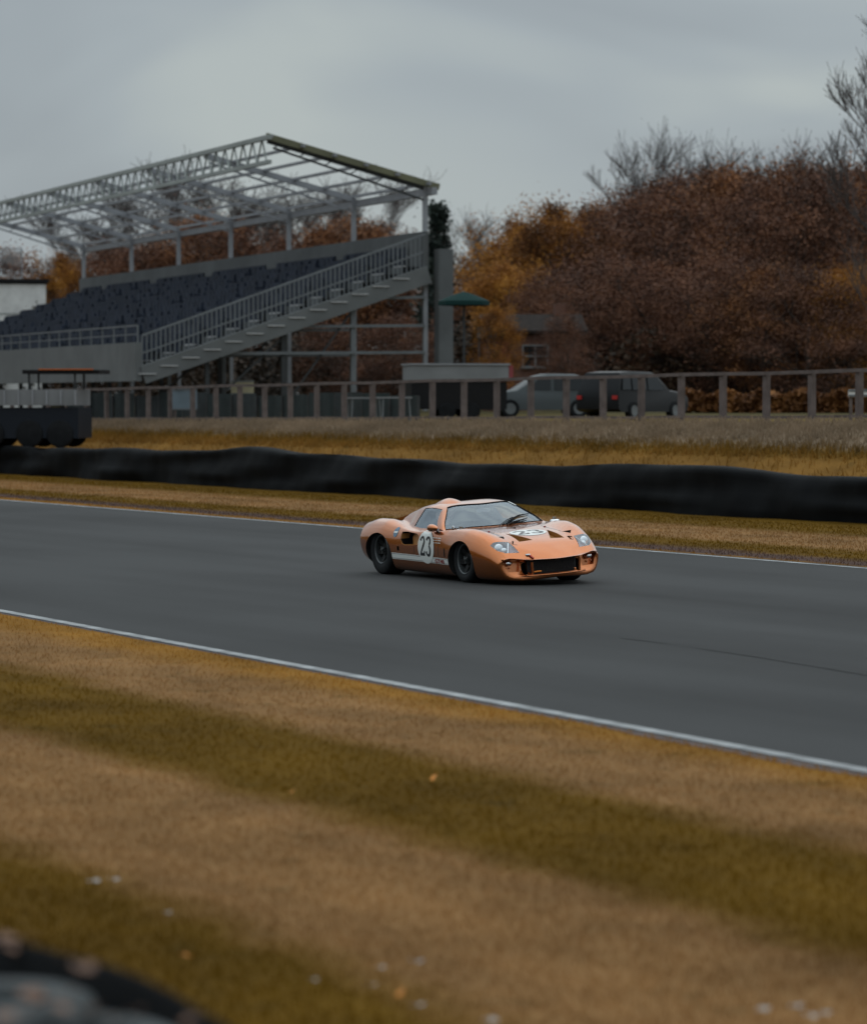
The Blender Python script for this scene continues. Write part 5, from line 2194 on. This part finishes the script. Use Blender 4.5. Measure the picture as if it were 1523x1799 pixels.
    sign_board('sign_board', 'pale blank board on posts left of the brick cottage', 'sign', 838, 574, 872, 594, 128, M_DIRTYWHITE)
    sign_board('sign_board', 'blue grey panel on posts behind the left part of the fence', 'sign', 303, 683, 346, 720, 112, mat('blue_grey_panel', (0.12, 0.16, 0.19), .6, noise=(2, .1)), group='signs behind the fence')
    sign_board('sign_board', 'cream sign board with a dark middle above the fence rail', 'sign', 406, 668, 446, 693, 118, mat('cream_panel', (0.30, 0.27, 0.17), .6, noise=(2, .1)), group='signs behind the fence')
    sign_board('sign_board', 'white board low behind the fence at the right edge', 'sign', 1490, 684, 1540, 697, 84, M_WHITE, group='signs behind the fence')
    # teal canvas parasol beside the stand
    D = 112
    g = ground_at(815, D)
    root = empty('parasol', g)
    tag(root, 'teal canvas parasol on a dark pole right of the grandstand', 'parasol')
    zt = at(815, 512, D).z - g.z
    mb = MB()
    mb.tube([(0, 0, 0), (0, 0, zt)], .045, 10)
    mb.build('pole', M_DARKSTEEL, root, smooth=50)
    mb = MB()
    rows = []
    for r, dz in ((.03, 0), (.35, -.10), (.7, -.24), (.86, -.32), (.87, -.46)):
        rows.append([(r * math.cos(2 * math.pi * k / 16) * (1 if k % 2 == 0 or r < .1 else .95), r * math.sin(2 * math.pi * k / 16) * (1 if k % 2 == 0 or r < .1 else .95), zt + dz) for k in range(16)])
    mb.grid(rows, close=True)
    mb.build('canopy', mat('teal_canvas', (0.010, 0.032, 0.030), .9, spec=.1), root, smooth=20)
    for k in range(8):
        mb = MB()
        a = 2 * math.pi * k / 8
        mb.beam((.04 * math.cos(a), .04 * math.sin(a), zt - .5), (.5 * math.cos(a), .5 * math.sin(a), zt - .18), .015, .015)
        mb.build('strut', M_DARKSTEEL, root)
    # dark green windbreak between fence and stand
    a, b = ground_at(120, 121), ground_at(735, 106)
    d = b - a
    root = empty('windbreak', a, math.atan2(d.y, d.x))
    tag(root, 'dark green mesh windbreak along the foot of the grandstand behind the fence', 'windbreak')
    n = 14
    L = Vector((d.x, d.y)).length
    rg = random.Random(5)
    gm = [mat('green_mesh', (0.012, 0.020, 0.021), .8, noise=(3, .3)), mat('grey_mesh', (0.022, 0.028, 0.030), .85, noise=(3, .3))]
    for k in range(n):
        x0, x1 = L * k / n, L * (k + 1) / n
        mb = MB()
        h = 1.0 + rg.uniform(-.05, .08)
        mb.grid([[(x0 + .04 + (x1 - x0 - .08) * t, .04 * math.sin(t * 9 + k), z) for z in (.03, h * .5, h)] for t in np.linspace(0, 1, 7)])
        mb.build('mesh_panel', gm[k % 2] if rg.random() < .8 else gm[0], root)
    for k in range(n + 1):
        mb = MB()
        mb.box((L * k / n, 0, .47), (.07, .07, .95))
        mb.build('post', M_DARKSTEEL, root)
    # pale trestle tables by the windbreak
    for k, (px, D, lb) in enumerate(((640, 103, 'pale trestle table behind the fence, left one of the pair under the stand'), (690, 102, 'pale trestle table behind the fence, right one of the pair under the stand'))):
        g = ground_at(px, D)
        root = empty('trestle_table', g, R(12 + 10 * k))
        tag(root, lb, 'table', 'trestle tables under the stand')
        mb = MB()
        mb.box((0, 0, .74), (1.0, .7, .05))
        mb.build('tabletop', M_DIRTYWHITE, root)
        for sx in (-1, 1):
            for sy in (-1, 1):
                mb = MB()
                mb.beam((sx * .42, sy * .28, .72), (sx * .46, sy * .32, 0), .04, .04)
                mb.build('leg', M_STEEL, root)
    # clipped beech hedge at the right
    a, b = ground_at(1195, 118), ground_at(1640, 106)
    rn = np.random.default_rng(21)
    n = 9000
    t = rn.uniform(0, 1, n)
    P = np.stack([a.x + (b.x - a.x) * t, a.y + (b.y - a.y) * t + rn.uniform(-.45, .45, n), a.z + .05 + rn.uniform(0, 1, n) ** .7 * (.62 + .1 * np.sin(t * 40))], 1)
    nr = rn.normal(0, 1, (n, 3)); nr /= np.linalg.norm(nr, axis=1, keepdims=True)
    tt = np.cross(nr, rn.normal(0, 1, (n, 3))); tt /= np.linalg.norm(tt, axis=1, keepdims=True)
    bb = np.cross(nr, tt)
    s = rn.uniform(.08, .2, (n, 1))
    V = np.stack([P - tt * s, P + bb * s * .7, P + tt * s, P - bb * s * .7], 1).reshape(-1, 3)
    me = bpy.data.meshes.new('hedge')
    me.from_pydata([tuple(x) for x in V], [], [(4 * i, 4 * i + 1, 4 * i + 2, 4 * i + 3) for i in range(n)])
    me.materials.append(leaf_mat('beech_hedge', [(0.09, 0.035, 0.012), (0.17, 0.07, 0.02), (0.26, 0.11, 0.03)]))
    o = bpy.data.objects.new('hedge', me)
    COL.objects.link(o)
    tag(o, 'low orange brown beech hedge behind the fence at the right', 'hedge')
    # white control tower behind the far end of the stand
    D = 185
    g = ground_at(24, D)
    root = empty('control_tower', g, R(10))
    tag(root, 'white boxy tower with a flat dark roof edge behind the far end of the grandstand', 'tower')
    zt = at(24, 494, D).z - g.z
    w = 3.4
    mb = MB()
    mb.box((0, 0, zt / 2 - .1), (w, w, zt - .2))
    mb.build('wall', M_WHITE, root)
    mb = MB()
    mb.box((0, 0, zt - .02), (w + .35, w + .35, .20))
    mb.build('roof', M_BLACK, root)
    for k in range(4):
        mb = MB()
        mb.box((0, 0, zt * .42 + k * .75), (w + .06, w + .06, .05))
        mb.build('cladding_band', M_DIRTYWHITE, root)
    mb = MB()
    for x in (-.9, .45):
        mb.beam((x, -.8, zt), (x, -.8, zt + 1.8), .06, .06)
    mb.beam((-.9, -.8, zt + 1.78), (.45, -.8, zt + 1.78), .05, .05)
    mb.build('roof_railing', M_PALE_STEEL, root)
    mb = MB()
    mb.add([(-.87, -.8, zt + .15), (.42, -.8, zt + .15), (.42, -.8, zt + 1.7), (-.87, -.8, zt + 1.7)], [(0, 1, 2, 3)])
    mb.build('glass_screen', M_LAMPGLASS, root)
    # recovery truck at the far left, behind the barrier
    D = 107
    g = ground_at(62, D)
    px_m = D / FPX
    root = empty('recovery_truck', Vector((at(62, 700, D).x, D, .9)), R(-8))
    tag(root, 'dark recovery truck with a pale dropside bed and amber light bar at the left edge', 'truck')
    zz = lambda py: at(62, py, D).z - .9
    xx = lambda px: (px - 62) * px_m
    mb = MB()
    mb.box(((xx(-70) + xx(134)) / 2, 1.0, (zz(684) + zz(712)) / 2), (xx(134) - xx(-70), 2.0, zz(684) - zz(712)))
    mb.build('truck_bed', M_DIRTYWHITE, root)
    for k in range(9):
        mb = MB()
        mb.box((xx(-70) + (xx(134) - xx(-70)) * k / 8, -.02, (zz(684) + zz(712)) / 2), (.05, .05, zz(684) - zz(712) - .04))
        mb.build('bed_stake', M_PALE_STEEL, root)
    mb = MB()
    mb.box(((xx(-70) + xx(138)) / 2, 1.0, (zz(716) + zz(770)) / 2), (xx(138) - xx(-70), 1.8, zz(716) - zz(770)))
    mb.build('chassis', M_NAVYPAINT, root)
    for px in (-20, 50, 105):
        for sy in (.15, 1.85):
            mb = MB()
            mb.lathe([(.001, -.13), (.28, -.13), (.42, -.10), (.45, -.05), (.45, .05), (.42, .10), (.28, .13), (.001, .13)], (xx(px), sy, zz(762)), 'Y', 28)
            mb.build('wheel', M_RUBBER, root, smooth=40)
    mb = MB()
    mb.box((xx(104), 1.0, zz(653)), (xx(172) - xx(34), 1.5, .13))
    mb.build('canopy', M_BLACK, root)
    mb = MB()
    mb.box((xx(114), .23, zz(648.5)), (xx(168) - xx(70), .06, .035))
    mb.build('light_bar', mat('amber_bar', (0.55, 0.13, 0.02), .4), root)
    for px in (45, 150):
        for y in (.4, 1.6):
            mb = MB()
            mb.beam((xx(px) if px < 100 else xx(128), y, zz(688)), (xx(px) if px < 100 else xx(128), y, zz(655)), .06, .06)
            mb.build('canopy_post', M_DARKSTEEL, root)
    mb = MB()
    prof = [(xx(-72), zz(775)), (xx(-72), zz(690)), (xx(-78), zz(655)), (xx(-95), zz(640)), (xx(-150), zz(640)), (xx(-175), zz(690)), (xx(-180), zz(775))]
    mb.prism([Vector((x, 0, z)) for x, z in prof], Vector((0, .05, 0)), Vector((0, 1.95, 0)))
    mb.build('cab', M_NAVYPAINT, root)


build_beyond()


# ------------------------------------------------------------------ fallen leaves and litter
M_LEAF_OR = mat('fallen_leaf_orange', (0.55, 0.20, 0.02), .7, noise=(40, .25))
M_LEAF_BR = mat('fallen_leaf_brown', (0.15, 0.08, 0.05), .8, noise=(30, .35))
M_PAPER = mat('paper_scrap', (0.32, 0.30, 0.28), .8, noise=(30, .2))


def leaf(name, pos, size, m, label, cat, seed, group=None, tilt=.5):
    rg = random.Random(seed)
    mb = MB()
    out = [(0, -.5), (.16, -.36), (.30, -.22), (.24, -.08), (.40, .05), (.26, .16), (.22, .34), (.08, .38), (0, .55)]
    rowL, rowC, rowR = [], [], []
    for i, (x, y) in enumerate(out):
        c = .10 * math.cos(y * 3.0) + rg.uniform(-.03, .03)
        rowL.append((-x * size, y * size, (c + .35 * x * x + .12 * x) * size))
        rowC.append((0, y * size, c * size * .6))
        rowR.append((x * size, y * size, (c + .35 * x * x - .05 * x) * size))
    mb.grid([rowL, rowC, rowR])
    mb.tube([(0, -.5 * size, .06 * size), (.02 * size, -.8 * size, .12 * size)], .02 * size, 4)
    o = mb.build(name, m, None, smooth=60, recalc=False)
    o.location = pos
    o.rotation_euler = (rg.uniform(-tilt, tilt), rg.uniform(-tilt, tilt), rg.uniform(0, 6.28))
    tag(o, label, cat, group)
    return o


def paper(pos, size, label, seed):
    rg = random.Random(seed)
    mb = MB()
    G = []
    for i in range(6):
        G.append([((i / 5 - .5) * size * (1 + .15 * rg.uniform(-1, 1)), (j / 3 - .5) * size * .55 * (1 + .2 * rg.uniform(-1, 1)), size * (.12 + .10 * math.sin(i * 1.4 + j) + rg.uniform(-.03, .03))) for j in range(4)])
    mb.grid(G)
    o = mb.build('paper_scrap', M_PAPER, None, smooth=60, recalc=False)
    o.location = pos
    o.rotation_euler = (rg.uniform(-.2, .2), rg.uniform(-.2, .2), rg.uniform(-.4, .4))
    tag(o, label, 'litter', 'scraps of white paper on the grass')
    return o


def build_litter():
    for i, (px, py, s, lb) in enumerate(((514, 1392, .075, 'orange leaf on the olive grass stripe, left one of the upper pair'), (763, 1367, .075, 'orange leaf on the olive grass stripe, right one of the upper pair'),
                                         (323, 1680, .06, 'orange leaf on the grass right of the near tyre barrier'), (705, 1746, .07, 'brightest orange leaf among the paper scraps low in the photo'))):
        leaf('fallen_leaf', at_z(px, py, .05), s, M_LEAF_OR, lb, 'leaf', i, 'orange leaves on the grass')
    for i, (px, py, s, lb) in enumerate(((165, 1550, .06, 'pale scrap left of its neighbour on the olive stripe at left'), (200, 1547, .06, 'pale scrap right of its neighbour on the olive stripe at left'),
                                         (295, 1605, .035, 'tiny pale scrap alone below the pair on the olive stripe'), (550, 1723, .04, 'pale scrap alone left of the brightest orange leaf'),
                                         (668, 1702, .045, 'pale scrap up and left of the brightest orange leaf'), (735, 1692, .06, 'larger pale scrap above the brightest orange leaf'),
                                         (655, 1733, .045, 'pale scrap just left of the brightest orange leaf'), (735, 1769, .05, 'pale scrap just below the brightest orange leaf'),
                                         (860, 1795, .06, 'pale scrap cut by the bottom edge of the photo'), (1338, 1776, .055, 'leftmost pale scrap of the cluster at lower right'),
                                         (1400, 1770, .055, 'topmost pale scrap of the cluster at lower right'), (1425, 1787, .055, 'lowest pale scrap of the cluster at lower right'), (1448, 1782, .045, 'rightmost pale scrap of the cluster at lower right'))):
        paper(at_z(px, py, .045), s, lb, 30 + i)
    for i, (px, py, z, s, lb) in enumerate(((20, 1655, .96, 0.109, 'pinkish brown dead leaf on the tyres at the left edge, uppermost'), (10, 1668, .95, 0.084, 'dull pink dead leaf below the uppermost one on the tyres'),
                                            (118, 1696, .98, 0.092, 'dead leaf caught on the black belt edge left of its twin'), (150, 1704, .99, 0.084, 'dead leaf caught on the black belt edge right of its twin'),
                                            (55, 1752, .95, 0.084, 'left dead leaf of the heap on the middle tyre'), (80, 1765, .96, 0.100, 'rust coloured dead leaf in the heap on the middle tyre'), (100, 1775, .96, 0.084, 'right dead leaf of the heap on the middle tyre'),
                                            (160, 1780, .95, 0.092, 'brown dead leaf on the tyre right of the heap'), (215, 1790, .95, 0.084, 'brown dead leaf low on the tyre beside the black belt'), (335, 1795, .98, 0.050, 'small dead leaf on the belt edge at the bottom of the photo'),
                                            (20, 1790, .95, 0.100, 'brown dead leaf in the bottom left corner'))):
        leaf('dead_leaf', at_z(px, py, z), s, M_LEAF_BR, lb, 'leaf', 60 + i, 'dead leaves on the near tyres', .35)


build_litter()
bpy.context.view_layer.update()
